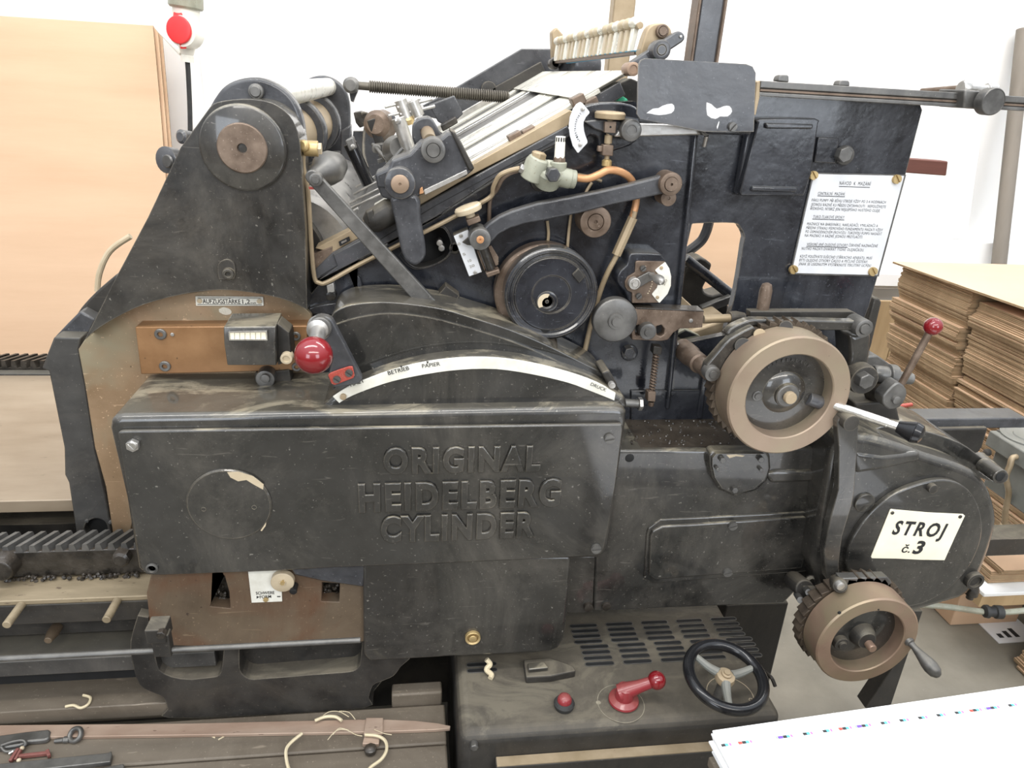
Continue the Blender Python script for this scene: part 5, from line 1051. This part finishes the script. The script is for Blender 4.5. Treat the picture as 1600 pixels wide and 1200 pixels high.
part('wheel_hub', MB().lathe(c2, (0, 1, 0), [(.0005, .002), (.018, .002), (.022, .008), (.027, .024)], 32), 'dull_black', h2_)
part('hub_nut', MB().lathe(c2+Vector((.004, -.014, -.006)), (0, 1, 0), [(.0005, 0), (.0075, 0), (.0085, .002), (.0085, .018)], 22), 'copper_rim', h2_)
part('web_bolt', MB().disc(1316, 1008, -.118, 11, .014, inset=[(.6, 0), (.5, -.004), (.2, -.004)]), 'dull_black', h2_); part('rim_hole', MB().disc(1312, 958, -.131, 2.5, .002), 'void_shade', h2_); part('rim_hole', MB().disc(1373, 953, -.131, 1.2, .002), 'void_shade', h2_)
A_, B_ = P(1421, 1003, -.13), P(1468, 1058, -.20); Lh = (B_-A_).length
part('handle_grip', MB().lathe(A_, B_-A_, [(.010, -.012), (.010, .002), (.007, .004), (.0062, .012), (.0085, Lh*.32), (.0135, Lh*.6), (.0145, Lh*.72), (.0125, Lh*.88), (.006, Lh*.98), (.001, Lh)], 26), 'dark_steel', h2_)
part('wheel_shaft', MB().cyl((c2.x, -.05, c2.z), (c2.x, .05, c2.z), .03, n=20), 'dull_black', h2_); part('wheel_shaft', MB().cyl((c1.x, .05, c1.z), (c1.x, FY, c1.z), .035, n=20), 'dull_black', h1_)

# ---- levers around the upper handwheel
pa = part('pawl_lever', MB().px(smooth_px(C7([(345, 740), (370, 705), (430, 672), (500, 652), (600, 655), (720, 655), (900, 658), (1060, 662), (1110, 650)]), 2)+C7([(1175, 700), (1150, 745), (1070, 715), (900, 715), (720, 712), (600, 690), (500, 690), (420, 715), (365, 748)]), .045, .022), 'satin_black', bevel=.003)
part('pawl_lever_bar', MB().px(C7([(480, 605), (1060, 605), (1100, 625), (1090, 645), (480, 645)]), .085, .02), 'dull_black', pa, bevel=.002)
part('lever_pin', MB().disc(1351, 514, .030, 13.5, .04, rim=.1, inset=[(.62, 0), (.58, .002), (.52, -.003)]), 'dark_steel', pa)
for p, q_, r_ in (((1228, 511), (1222, 503), .012), ((1187, 523), (1178, 514), .011), ((1161, 541), (1153, 531), .015)): part('stop_stud', MB().cyl(P(*p, .02), P(*p, .10), r_, n=20), 'dull_black' if r_ > .0112 else 'tan_steel', pa, bevel=.001)
part('finger_pin', MB().lathe(P(1189, 497, .10), P(1199, 441, .10)-P(1189, 497, .10), [(.011, 0), (.0115, .02), (.0118, .055), (.009, .066), (.003, .069)], 18), 'brown_steel', pa)
pb = part('pawl_arm', MB().px(C7([(220, 960), (235, 910), (330, 800), (370, 760), (440, 720), (500, 690), (520, 715), (460, 790), (400, 850), (330, 930), (320, 975), (280, 1000), (235, 995)]), .03, .022), 'satin_black', bevel=.003)
part('arm_pin', MB().disc(1114, 585, .018, 12, .02, rim=.12, inset=[(.5, 0), (.46, -.003), (.2, -.003)]), 'dark_steel', pb)
part('shaft_sleeve', MB().lathe(P(1110, 583, .06), P(1079, 556, .17)-P(1110, 583, .06), [(.014, 0), (.016, .002), (.016, .055), (.020, .058), (.020, .085), (.016, .088), (.022, .11), (.022, .16)], 24), 'brown_steel', pb)
part('arm_tail', MB().px(C7([(265, 1000), (300, 990), (370, 1100), (345, 1110)]), .05, .015), 'dull_black', pb, bevel=.002)
lk = part('hanger_link', MB().px(C7([(1045, 735), (1085, 745), (1165, 720), (1170, 760), (1155, 930), (1060, 960), (1042, 930), (1052, 850)]), .06, .06), 'satin_black', bevel=.008, seg=3)
part('clamp_disc', MB().lathe(P(1347, 592, .045), (0, 1, 0), [(.016, -.01), (.028, -.008), (.030, 0), (.030, .05)], 26), 'dull_black', lk); part('hex_bolt', MB().hexa(1355, 597, .018, 12.5, .025, .5), 'dark_steel', lk, bevel=.002)
cr = part('clutch_rod', MB().lathe(P(1362, 583, .12), (1, -.05, -.12), [(.015, 0), (.018, .005), (.018, .03), (.024, .033), (.024, .05), (.012, .052), (.012, .09)], 20).lathe(P(1384, 590, .2), (.1, 0, 1), [(.03, -.03), (.03, .004), (.014, .005), (.014, .015)], 20), 'dark_steel', bevel=.001)
part('dust_block', MB().px([(1330, 560), (1372, 556), (1395, 572), (1398, 595), (1345, 600)], .22, .08), 'dark_steel', cr, bevel=.003)
bl = part('ball_lever', MB().cyl(P(1404, 608, .05), P(1456, 512, .05), .0068, n=16), 'brown_steel'); part('ball_knob', MB().ball(P(1458, 510, .05), 12.8*sc(1458, 510, .05), 28), 'red_gloss', bl)
part('lever_hub', MB().px(smooth_px(C7([(1235, 1090), (1290, 1030), (1330, 1010), (1370, 1050), (1365, 1100), (1330, 1150), (1270, 1165), (1235, 1130)]), 2), .035, .03), 'dark_steel', bl, bevel=.003); part('hub_stud', MB().disc(1402, 626, .028, 6, .01), 'dark_steel', bl)
part('lever_shaft', MB().cyl(P(1366, 612, .12), P(1396, 620, .055), .022, .014, n=20), 'oily_iron', bl)
part('lever_bracket', MB().px([(1335, 630), (1400, 625), (1408, 660), (1400, 690), (1340, 680)], .10, .1), 'dull_black', bl, bevel=.006)

# ================================================================== things around the press
def zprism(mb, pix, z, th):
    """outline given in photo pixels lying on the level z, th thick"""
    pts = [PZ(a, b, z) for a, b in pix]
    ar = sum(pts[i].x*pts[(i+1) % len(pts)].y-pts[(i+1) % len(pts)].x*pts[i].y for i in range(len(pts)))
    if ar < 0: pts.reverse()
    n = len(pts)
    return mb.add([(p.x, p.y, z) for p in pts]+[(p.x, p.y, z-th) for p in pts], [tuple(range(n)), tuple(range(2*n-1, n-1, -1))]+[(i, n+i, n+(i+1) % n, (i+1) % n) for i in range(n)])

# ---- grey oil unit behind the housing
gy = .44
q = PZ(1546, 672, P(1546, 672, gy).z); ou = empty('oil_unit', (q.x+.2, .2, 0), 'grey square oil unit with round lid standing behind the gear housing', 'oil unit')
zt = q.z; zl = zt-.045
def op(name, mb, m, **k): return mb.build(name, m, ou, **k)
op('unit_lid', MB().box(q.x, q.x+.22, .06, gy, zl, zt), 'grey_paint', bevel=.004)
zb_ = P(1590, 815, gy-.2).z
op('unit_body', MB().box(q.x+.02, q.x+.20, .08, gy-.02, zb_, zl-.001), 'grey_paint', bevel=.004)
c = PZ(1598, 684, zt)
op('round_lid', MB().lathe((c.x+.02, c.y, zt), (0, 0, 1), [(.07, 0), (.07, .004), (.058, .005), (.055, .003), (.04, .003), (.038, .006), (.001, .006)], 40), 'grey_paint')
op('lid_screw', MB().lathe(PZ(1561, 674, zt), (0, 0, 1), [(.006, 0), (.006, .003)], 12), 'dark_steel')
pxx = PXp(1543, 707, q.x); op('screw_plug', MB().lathe(pxx, (-1, 0, 0), [(.010, -.004), (.010, .006), (.006, .008)], 16), 'dark_steel')
e = PXp(1587, 714, q.x)
op('unit_pipe', MB().tube([e+Vector((.02, 0, .0)), e+Vector((-.012, -.004, 0)), P(1578, 728, e.y-.01), P(1572, 745, e.y-.012), P(1576, 770, e.y-.012), P(1571, 800, e.y-.012), P(1570, 822, e.y-.012)], .0075, 12), 'tan_steel')
f = P(1570, 822, e.y-.012); op('pipe_union', MB().lathe(f, (0, 0, 1), [(.010, -.012), (.014, -.010), (.014, .004), (.011, .006), (.011, .014), (.009, .016)], 6), 'tan_steel', bevel=.001)
f2 = P(1562, 841, e.y-.012); op('pipe_tee', MB().cyl(f2, f2+Vector((.05, 0, 0)), .013, n=16), 'tan_steel', bevel=.001)
op('black_hose', MB().tube([f2+Vector((.05, 0, 0)), f2+Vector((.12, .01, 0)), f2+Vector((.2, .02, -.03))], .018, 14), 'black_rubber')
op('unit_bar', MB().box(1.16, q.x+.20, .17, .23, zb_-.05, zb_-.001), 'dull_black')

# hose with coupling low on the floor side
hz = [P(1440, 945, .17), P(1480, 948, .16), P(1530, 955, .15), P(1560, 957, .14), P(1610, 953, .13), P(1690, 945, .11)]
hs = empty('hose', P(1530, 955, .23), 'thin greenish hose with black coupling hanging under the gear housing', 'hose')
MB().tube(hz, .0075, 10).build('hose_line', 'pale_green_paint', hs)
MB().lathe(P(1536, 955, .148), P(1572, 957, .138)-P(1536, 955, .148), [(.010, 0), (.016, .004), (.017, .012), (.013, .014), (.013, .028), (.017, .030), (.017, .046), (.011, .05)], 14).build('hose_coupling', 'black_rubber', hs)

# ---- control cabinet in front of the press
zc0 = .40
cc = empty('control_cabinet', (.37, -.05, 0), 'low black control cabinet with red lever and black handwheel at the foot of the press', 'control cabinet')
def cp(name, mb, m, **k): return mb.build(name, m, cc, **k)
xL, xR = PZ(712, 1060, zc0).x, PZ(1223, 1113, zc0).x; yF = PZ(980, 1134, zc0).y
body = MB().box(xL, xR, yF, .27, .0, zc0)
cp('cabinet_body', body, 'dull_black', bevel=.022, seg=4)
cp('kick_ledge', MB().box(xL+.07, xR, yF-.022, yF+.01, .02, P(950, 1181, yF-.015).z), 'dull_black', bevel=.004, seg=3)
cp('kick_strip', MB().box(xL+.072, xR, yF-.0215, yF-.001, P(950, 1181, yF-.015).z, P(950, 1181, yF-.015).z+.002), 'tan_steel')
cp('corner_bolt', MB().hexa(741, 1170, yF-.012, 7, .015), 'dark_steel', bevel=.002)
x0, x1 = PZ(891, 976, zc0).x, PZ(1145, 976, zc0).x
y0_, y1_ = PZ(1000, 1034, zc0).y, PZ(1000, 974, zc0).y
pitch = PZ(999, 1000, zc0).x-PZ(941, 1000, zc0).x
slotw = pitch*.76; sh = (y1_-y0_)/7*.66
for r_ in range(8):
    yy = y0_+(y1_-y0_)*r_/7
    for c_ in range(-3 if r_ < 2 else 0, 5):
        if r_ < 2 and c_ < 0 and c_ > -3: continue
        xx = x0+(c_+.35)*pitch+(.010 if r_ < 4 else 0); mb = MB(); n = 5; rr2 = sh/2
        def cap_(k): return [(xx+slotw/2-rr2+rr2*k*math.cos(math.radians(a)), yy+rr2*k*math.sin(math.radians(a))) for a in range(-90, 91, 36)]+[(xx-slotw/2+rr2+rr2*k*math.cos(math.radians(a)), yy+rr2*k*math.sin(math.radians(a))) for a in range(90, 271, 36)]
        O, I = cap_(1.12), cap_(.84); N_ = len(O)
        vs = [(x, y, zc0+.0012) for x, y in O]+[(x, y, zc0+.0014) for x, y in I]+[(x, y, zc0-.0005) for x, y in O]+[(x, y, zc0+.0004) for x, y in I]
        mb.add(vs, [(i, (i+1) % N_, N_+(i+1) % N_, N_+i) for i in range(N_)]+[(2*N_+i, 2*N_+(i+1) % N_, (i+1) % N_, i) for i in range(N_)]+[(N_+i, N_+(i+1) % N_, 3*N_+(i+1) % N_, 3*N_+i) for i in range(N_)])
        mb.mat(1); mb.add([(x, y, zc0+.0005) for x, y in I], [tuple(range(N_))])  # flat near-black face, the shade of the opening put into its colour
        cp('vent_slot', mb, ['dark_steel', 'void_shade'])
lt = MB(); zprism(lt, [(818, 1030), (860, 1027), (896, 1040), (900, 1048), (860, 1056), (822, 1058)], zc0+.018, .018); cp('foot_latch', lt, 'dull_black', bevel=.003)
zprism(lt := MB(), [(824, 1036), (850, 1033), (857, 1043), (826, 1046)], zc0+.028, .010); cp('latch_tongue', lt, 'satin_black', bevel=.002)
b_ = PZ(881, 1104, zc0)
cp('button_collar', MB().lathe(b_, (0, 0, 1), [(.018, -.002), (.020, .004), (.021, .010), (.018, .015), (.014, .016)], 30), 'black_rubber')
cp('push_button', MB().lathe(b_+Vector((0, 0, .016)), (0, 0, 1), [(.0145, -.002), (.0145, .004), (.012, .010), (.006, .014), (.0005, .0145)], 28), 'red_dusty')
s_ = PZ(974, 1096, zc0)
def ring(mb, c, r0, r1, z, n=48):
    vs = [(c.x+r*math.cos(2*math.pi*i/n), c.y+r*math.sin(2*math.pi*i/n), z) for r in (r0, r1) for i in range(n)]
    return mb.add(vs, [(i, (i+1) % n, n+(i+1) % n, n+i) for i in range(n)])
dial = ring(MB(), PZ(970, 1099, zc0), .0465, .0480, zc0+.0006); d2 = PZ(935, 1098, zc0); dial.lathe((d2.x, d2.y, zc0), (0, 0, 1), [(.005, .0002), (.005, .0008)], 14)
cp('dial_marking', dial, 'letter_faint')
cp('lever_disc', MB().lathe(s_, (0, 0, 1), [(.029, .001), (.031, .004), (.030, .008), (.022, .012), (.018, .014)], 36), 'red_dusty')
e_ = PZ(1026, 1063, zc0+.055)
cp('lever_arm', MB().lathe(s_+Vector((0, 0, .012)), (0, 0, 1), [(.019, 0), (.019, .018), (.016, .026), (.008, .030), (.0005, .031)], 28).lathe(s_+Vector((-.004, 0, .026)), e_-s_-Vector((-.004, 0, .026)), [(.018, -.008), (.0165, .012), (.0125, .035), (.011, .07)], 24), 'red_dusty')
cp('lever_ball', MB().ball(e_, .0185, 28), 'red_gloss')
wz = zc0+.075; w_ = PZ(1134, 1056, wz); Rw = .060
tor = MB(); vs = []; fs = []; n1_, n2_ = 56, 14
ta = Vector((.05, -.16, 1)).normalized(); tu = ta.cross(Vector((0, 1, 0))).normalized(); tv = ta.cross(tu)
Rw = (PZ(1200, 1056, wz)-PZ(1068, 1056, wz)).length/2-.0118
for i in range(n1_):
    an = 2*math.pi*i/n1_; dr_ = tu*math.cos(an)+tv*math.sin(an)
    for k in range(n2_):
        b2 = 2*math.pi*k/n2_; vs.append(w_+dr_*(Rw+.0118*math.cos(b2))+ta*(.0118*math.sin(b2)))
for i in range(n1_):
    for k in range(n2_): fs.append((i*n2_+k, ((i+1) % n1_)*n2_+k, ((i+1) % n1_)*n2_+(k+1) % n2_, i*n2_+(k+1) % n2_))
tor.add(vs, fs); cp('wheel_rim', tor, 'black_plastic')
for an in (75, 195, 315):
    dr_ = tu*math.cos(math.radians(an))+tv*math.sin(math.radians(an))
    pz = [w_+dr_*.014-ta*.004, w_+dr_*(Rw*.5)-ta*.006, w_+dr_*(Rw-.004)]
    cp('spoke', MB().tube(pz, lambda t: .010-.0035*t, 10), 'grey_paint', bevel=0)
cp('wheel_hub', MB().lathe(w_-ta*.012, ta, [(.019, 0), (.020, .006), (.018, .014), (.010, .016), (.010, .020), (.006, .021), (.006, .024)], 28), 'tan_steel'); cp('wheel_shaft', MB().cyl(w_-ta*.010, (w_.x-.006, w_.y+.004, zc0), .010), 'dark_steel')
dl_ = PZ(1141, 1086, zc0); mk = ring(MB(), dl_, .047, .0485, zc0+.0006)
for k in range(9):
    an = math.radians(-150+k*16); mk_c = Vector((dl_.x+.041*math.cos(an), dl_.y+.041*math.sin(an), 0)); ring(mk, mk_c, .0030, .0042, zc0+.0006, 14)
cp('dial_marking', mk, 'ivory')
kn = MB().tube([PZ(760, 1030, zc0+.03), PZ(766, 1038, zc0+.02), PZ(760, 1046, zc0+.014), PZ(768, 1054, zc0+.006), PZ(766, 1060, zc0+.004)], .0055, 8)
tag(kn.build('knotted_rag', 'straw'), 'knotted scrap of pale cloth lying on the vent slots of the control cabinet', 'rag')

# ---- wooden foot boards, left
bz_ = .310
yb0 = .012; xr_ = PZ(697, 1140, bz_).x
wdt = .098
labs = ['greasy wooden foot board running along the press, innermost under the rusty blade', 'greasy wooden foot board second out from the press base', 'greasy wooden foot board third out from the press base', 'greasy wooden foot board fourth out from the press base', 'outermost greasy wooden foot board along the bottom edge']
for i in range(5):
    y2 = yb0-i*(wdt+.003); o = MB().box(-1.9, xr_, y2-wdt, y2, bz_-.03, bz_).build('foot_board', 'greasy_wood', bevel=.004)
    tag(o, labs[i], 'foot board', 'foot boards along the press')
sup = empty('board_trestle', (-.3, yb0-.25, 0), 'dark wooden trestle under the foot boards', 'trestle') if False else None
for k, x in enumerate((-1.7, -.9, xr_-.08)):
    o = MB().box(x, x+.07, yb0-5*(wdt+.003), yb0, 0.0, bz_-.0305).build('board_bearer', 'greasy_wood', bevel=.003)
    tag(o, ['dark timber bearer under the far end of the foot boards', 'dark timber bearer under the middle of the foot boards', 'dark timber bearer under the foot boards beside the control cabinet'][k], 'timber')
y3 = PZ(640, 1066, bz_+.03).y
o = MB().box(PZ(612, 1080, bz_+.03).x, PZ(690, 1066, bz_+.03).x, yb0+.003, y3, bz_-.03, bz_+.03).build('wooden_block', 'greasy_wood', bevel=.004); tag(o, 'short greasy wooden block between the base casting and the control cabinet', 'block')
o = MB().box(PZ(612, 1080, bz_+.03).x+.01, PZ(690, 1066, bz_+.03).x-.01, yb0+.01, y3-.01, 0, bz_-.031).build('wooden_block', 'greasy_wood'); tag(o, 'timber packing standing under the short wooden block', 'block')
# rusty blade
bl_ = empty('rusty_blade', PZ(400, 1138, bz_), 'long rusty pointed steel blade with clamp lying on the foot boards', 'blade')
mb = MB(); zprism(mb, [(-20, 1133), (80, 1132), (300, 1130), (560, 1124), (605, 1124), (650, 1126), (685, 1130), (704, 1134), (703, 1138), (680, 1140), (600, 1143), (500, 1145), (250, 1149), (-20, 1153)], bz_+.008, .0075)
mb.build('blade', 'rust_blade', bl_, bevel=.001)
mb = MB(); zprism(mb, [(572, 1121), (599, 1121), (598, 1146), (568, 1147)], bz_+.014, .0058); zprism(mb, [(570, 1147), (594, 1147), (592, 1162), (566, 1162)], bz_+.010, .0095); mb.build('blade_clamp', 'rust_blade', bl_, bevel=.0015)
c = PZ(579, 1176, bz_); MB().lathe(c, (0, 0, 1), [(.006, .001), (.012, .003), (.013, .012), (.009, .016), (.004, .018)], 8).build('clamp_knob', 'oily_iron', bl_, bevel=.001)
# eye bolt
c = PZ(118, 1148, bz_+.012); eb = empty('eye_bolt', c, 'dark steel eye bolt with round ring lying on the foot boards', 'eye bolt')
vs = []; fs = []; ta = Vector((-.25, -.55, .8)).normalized(); tu = ta.cross(Vector((0, 1, 0))).normalized(); tv = ta.cross(tu)
for i in range(40):
    an = 2*math.pi*i/40; dr_ = tu*math.cos(an)+tv*math.sin(an)
    for k in range(12): b2 = 2*math.pi*k/12; vs.append(c+dr_*(.0115+.0045*math.cos(b2))+ta*(.006*math.sin(b2)))
for i in range(40):
    for k in range(12): fs.append((i*12+k, ((i+1) % 40)*12+k, ((i+1) % 40)*12+(k+1) % 12, i*12+(k+1) % 12))
MB().add(vs, fs).build('ring', 'dark_steel', eb)
s_ = PZ(104, 1156, bz_+.006); MB().lathe(c+(s_-c)*.95, PZ(88, 1158, bz_+.005)-s_, [(.006, -.004), (.0065, .005), (.0045, .007), (.0042, .022)], 14).build('shank', 'dark_steel', eb)
# steel bars and clips at the corner
mb = MB(); zprism(mb, [(-20, 1195), (168, 1176), (174, 1173), (175, 1178), (172, 1190), (60, 1202), (-20, 1210)], bz_+.012, .0115); tag(mb.build('steel_bar', 'dark_steel', bevel=.0015), 'flat grey steel bar lying along the foot boards by the small red clamp', 'steel bar')
mb = MB(); zprism(mb, [(140, 1203), (193, 1193), (194, 1197), (192, 1212), (120, 1225)], bz_+.010, .0095); tag(mb.build('steel_bar', 'dark_steel', bevel=.0015), 'short grey steel bar end at the bottom edge on the foot boards', 'steel bar')
sh_ = MB(); 
zprism(sh_, [(-10, 1150), (40, 1143), (76, 1139), (79, 1142), (77, 1152), (70, 1156), (45, 1158), (30, 1164), (-10, 1170)], bz_+.012, .0115); tag(sh_.build('metal_scoop', 'dark_steel', bevel=.003), 'curved grey sheet metal clip lying on the foot boards in the corner', 'clip')
mb = MB().tube([PZ(2, 1165, bz_+.014), PZ(20, 1159, bz_+.016), PZ(36, 1157, bz_+.016), PZ(40, 1163, bz_+.012), PZ(30, 1170, bz_+.006), PZ(10, 1174, bz_+.006), PZ(2, 1167, bz_+.014)], .003, 8); tag(mb.build('wire_clip', 'dark_steel'), 'bent dark wire loop lying against the sheet metal clip', 'clip')
rc = empty('red_clamp', PZ(35, 1180, bz_), 'small rusty red clamp with white tipped ends on the foot boards', 'clamp')
mb = MB().bar(PZ(16, 1190, bz_+.006), PZ(29, 1170, bz_+.010), .006, .008).bar(PZ(24, 1188, bz_+.006), PZ(33, 1172, bz_+.010), .005, .008).bar(PZ(30, 1182, bz_+.007), PZ(76, 1177, bz_+.007), .006, .008).bar(PZ(74, 1173, bz_+.007), PZ(77, 1182, bz_+.007), .006, .009); mb.build('clamp_frame', 'rust_red', rc, bevel=.001)
for p in ((34.5, 1169), (29.5, 1188)): MB().ball(PZ(*p, bz_+.009), .0042, 14).build('clamp_tip', 'ivory', rc)
MB().cyl(PZ(14, 1178, bz_+.005), PZ(21, 1174, bz_+.006), .0022, n=8).build('clamp_pin', 'bright_steel', rc)
# strands of straw coloured twine
for lab, pts in (('pale frayed twine trailing off the blade clamp over the foot boards', [(570, 1148), (590, 1150), (602, 1158), (604, 1172), (596, 1186), (580, 1198), (572, 1208)]), ('thin pale strip bent on the foot boards in front of the blade', [(472, 1146), (455, 1160), (447, 1172), (448, 1190), (452, 1204)]), ('pale frayed twine lying across the rusty blade', [(492, 1126), (508, 1120), (524, 1120), (534, 1126)])):
    tag(MB().tube([PZ(a, b, bz_+.0165) for a, b in pts], .0032, 6).build('twine', 'straw'), lab, 'twine')
mb = MB()
for pts in ([(505, 1118), (515, 1112), (530, 1112), (545, 1120)], [(530, 1111), (545, 1113), (555, 1124)], [(512, 1156), (525, 1142), (540, 1140), (556, 1148), (566, 1150)], [(520, 1148), (530, 1138), (545, 1141)], [(585, 1140), (600, 1146), (612, 1148)]): mb.tube([PZ(a, b, bz_+.016) for a, b in pts], .0008, 5)
tag(mb.build('loose_fibres', 'straw'), 'thin loose fibres around the blade clamp', 'fibres', kind='stuff')
mb = MB().tube([PZ(102, 1104, lz+.004), PZ(115, 1102, lz+.004), PZ(126, 1106, lz+.004), PZ(138, 1100, lz+.004), PZ(141, 1090, lz+.004), PZ(130, 1086, lz+.004)], .0028, 6)
tag(mb.build('twine', 'straw'), 'short pale curl of twine lying on the sill below the long rod', 'twine')
for lab, a, b in (('tiny wood splinter on the foot boards near the eye bolt', (341, 1156), (358, 1146)), ('tiny splinter beside the longer one on the foot boards', (330, 1150), (336, 1153))):
    tag(MB().bar(PZ(*a, bz_+.001), PZ(*b, bz_+.001), .0022, .0015).build('splinter', 'straw'), lab, 'splinter')

# ---- printed sheets on a stand in front
pz_ = .62
ps = empty('sheet_stand', (PZ(1500, 1200, pz_).x, -.5, 0), 'plain stand carrying the pile of white printed sheets in front of the press', 'stand')
a, b = PZ(1112, 1141, pz_), PZ(1600, 1071, pz_); d = (b-a).normalized(); e = Vector((d.y, -d.x, 0))
if e.y > 0: e = -e
def rect(mb, o, l, w_, z0, z1): 
    p = [o, o+d*l, o+d*l+e*w_, o+e*w_]
    return mb.add([(v.x, v.y, z0) for v in p]+[(v.x, v.y, z1) for v in p], [(0, 3, 2, 1), (4, 5, 6, 7), (0, 1, 5, 4), (1, 2, 6, 5), (2, 3, 7, 6), (3, 0, 4, 7)])
rect(MB(), a-d*.002+e*.01, .78, .5, pz_-.065, pz_-.046).build('stand_top', 'greasy_wood', ps, bevel=.002)
for s_, t_ in ((.04, .04), (.70, .04), (.04, .44), (.70, .44)): rect(MB(), a+d*s_+e*t_, .045, .045, 0, pz_-.0655).build('leg', 'greasy_wood', ps)
for i in range(14):
    j = rr.uniform(-.004, .004); k = rr.uniform(-.004, .004)
    mb = MB(); rect(mb, a+d*(j+(.006 if i < 7 else 0))+e*(.006+k if i < 13 else 0), .76, .5, pz_-.0455+i*.0032, pz_-.0455+i*.0032+.0030); mb.mat(0)
    if i == 13:
        zt_ = pz_-.0455+i*.0032+.0030
        u0 = PZ(1126, 1163, zt_); u1 = PZ(1594, 1098, zt_); ud = u1-u0
        def patch(t0, t1, m, w2=.0048):
            mb.mat(m); p0 = u0+ud*t0; p1 = u0+ud*t1; o_ = e*w2
            mb.add([(v.x, v.y, zt_+.0003) for v in (p0, p1, p1+o_, p0+o_)], [(0, 1, 2, 3)])
        for g in range(16):
            t0 = .0+g*.0635; 
            if g == 2: continue
            patch(t0, t0+.012, 1); patch(t0+.012, t0+.021, 2); patch(t0+.024, t0+.030, 3)
            if g in (1, 6, 13): patch(t0-.012, t0-.0005, 4)
            if g in (3, 7, 14): patch(t0-.016, t0-.0005, 5); patch(t0-.022, t0-.017, 6)
    o = mb.build('printed_sheet', ['paper', 'ink_black', 'ink_cyan', 'ink_magenta', 'ink_red', 'ink_violet', 'ink_green'])
    tag(o, 'white printed sheet with a coloured control strip on top of its pile' if i == 13 else 'white sheet in the pile under the sheet with the coloured strip', 'paper sheet', 'white sheets in the pile')

# ---- short labels for the parts that look unlike the rest of their thing
for nm, lab in dict(ball_knob='glossy red ball knob', scale_strip='curved white scale strip', copper_hose='copper coloured hose', instruction_plate='white instruction plate', number_plate='cream number plate with black writing', name_plate='small white name plate', bearer_plate='bronze coloured plate', mounting_bar='brown metal bar', slotted_plate='rusty brown plate with slots', guard_plate='dark grey plate with white paint chips', oil_distributor='pale green oil distributor', breather='white slotted cap', handle_shaft='chrome handle shaft', red_plate='small red plate', gauge_dial='white curved gauge dial', gauge_face='white gauge plate', quadrant_scale='white quadrant scale', setting_plate='white setting plate', dial_disc='cream round disc', hand_bar='dark red wooden bar', blue_strip='light blue strip', toothed_rack='toothed steel rack', ledge='tan worn ledge', coil_spring='long coiled spring', push_button='red push button', lever_ball='red ball end', flap='red flap').items():
    for o in bpy.data.objects:
        if o.parent and o.name.split('.')[0] == nm: o['label'] = lab
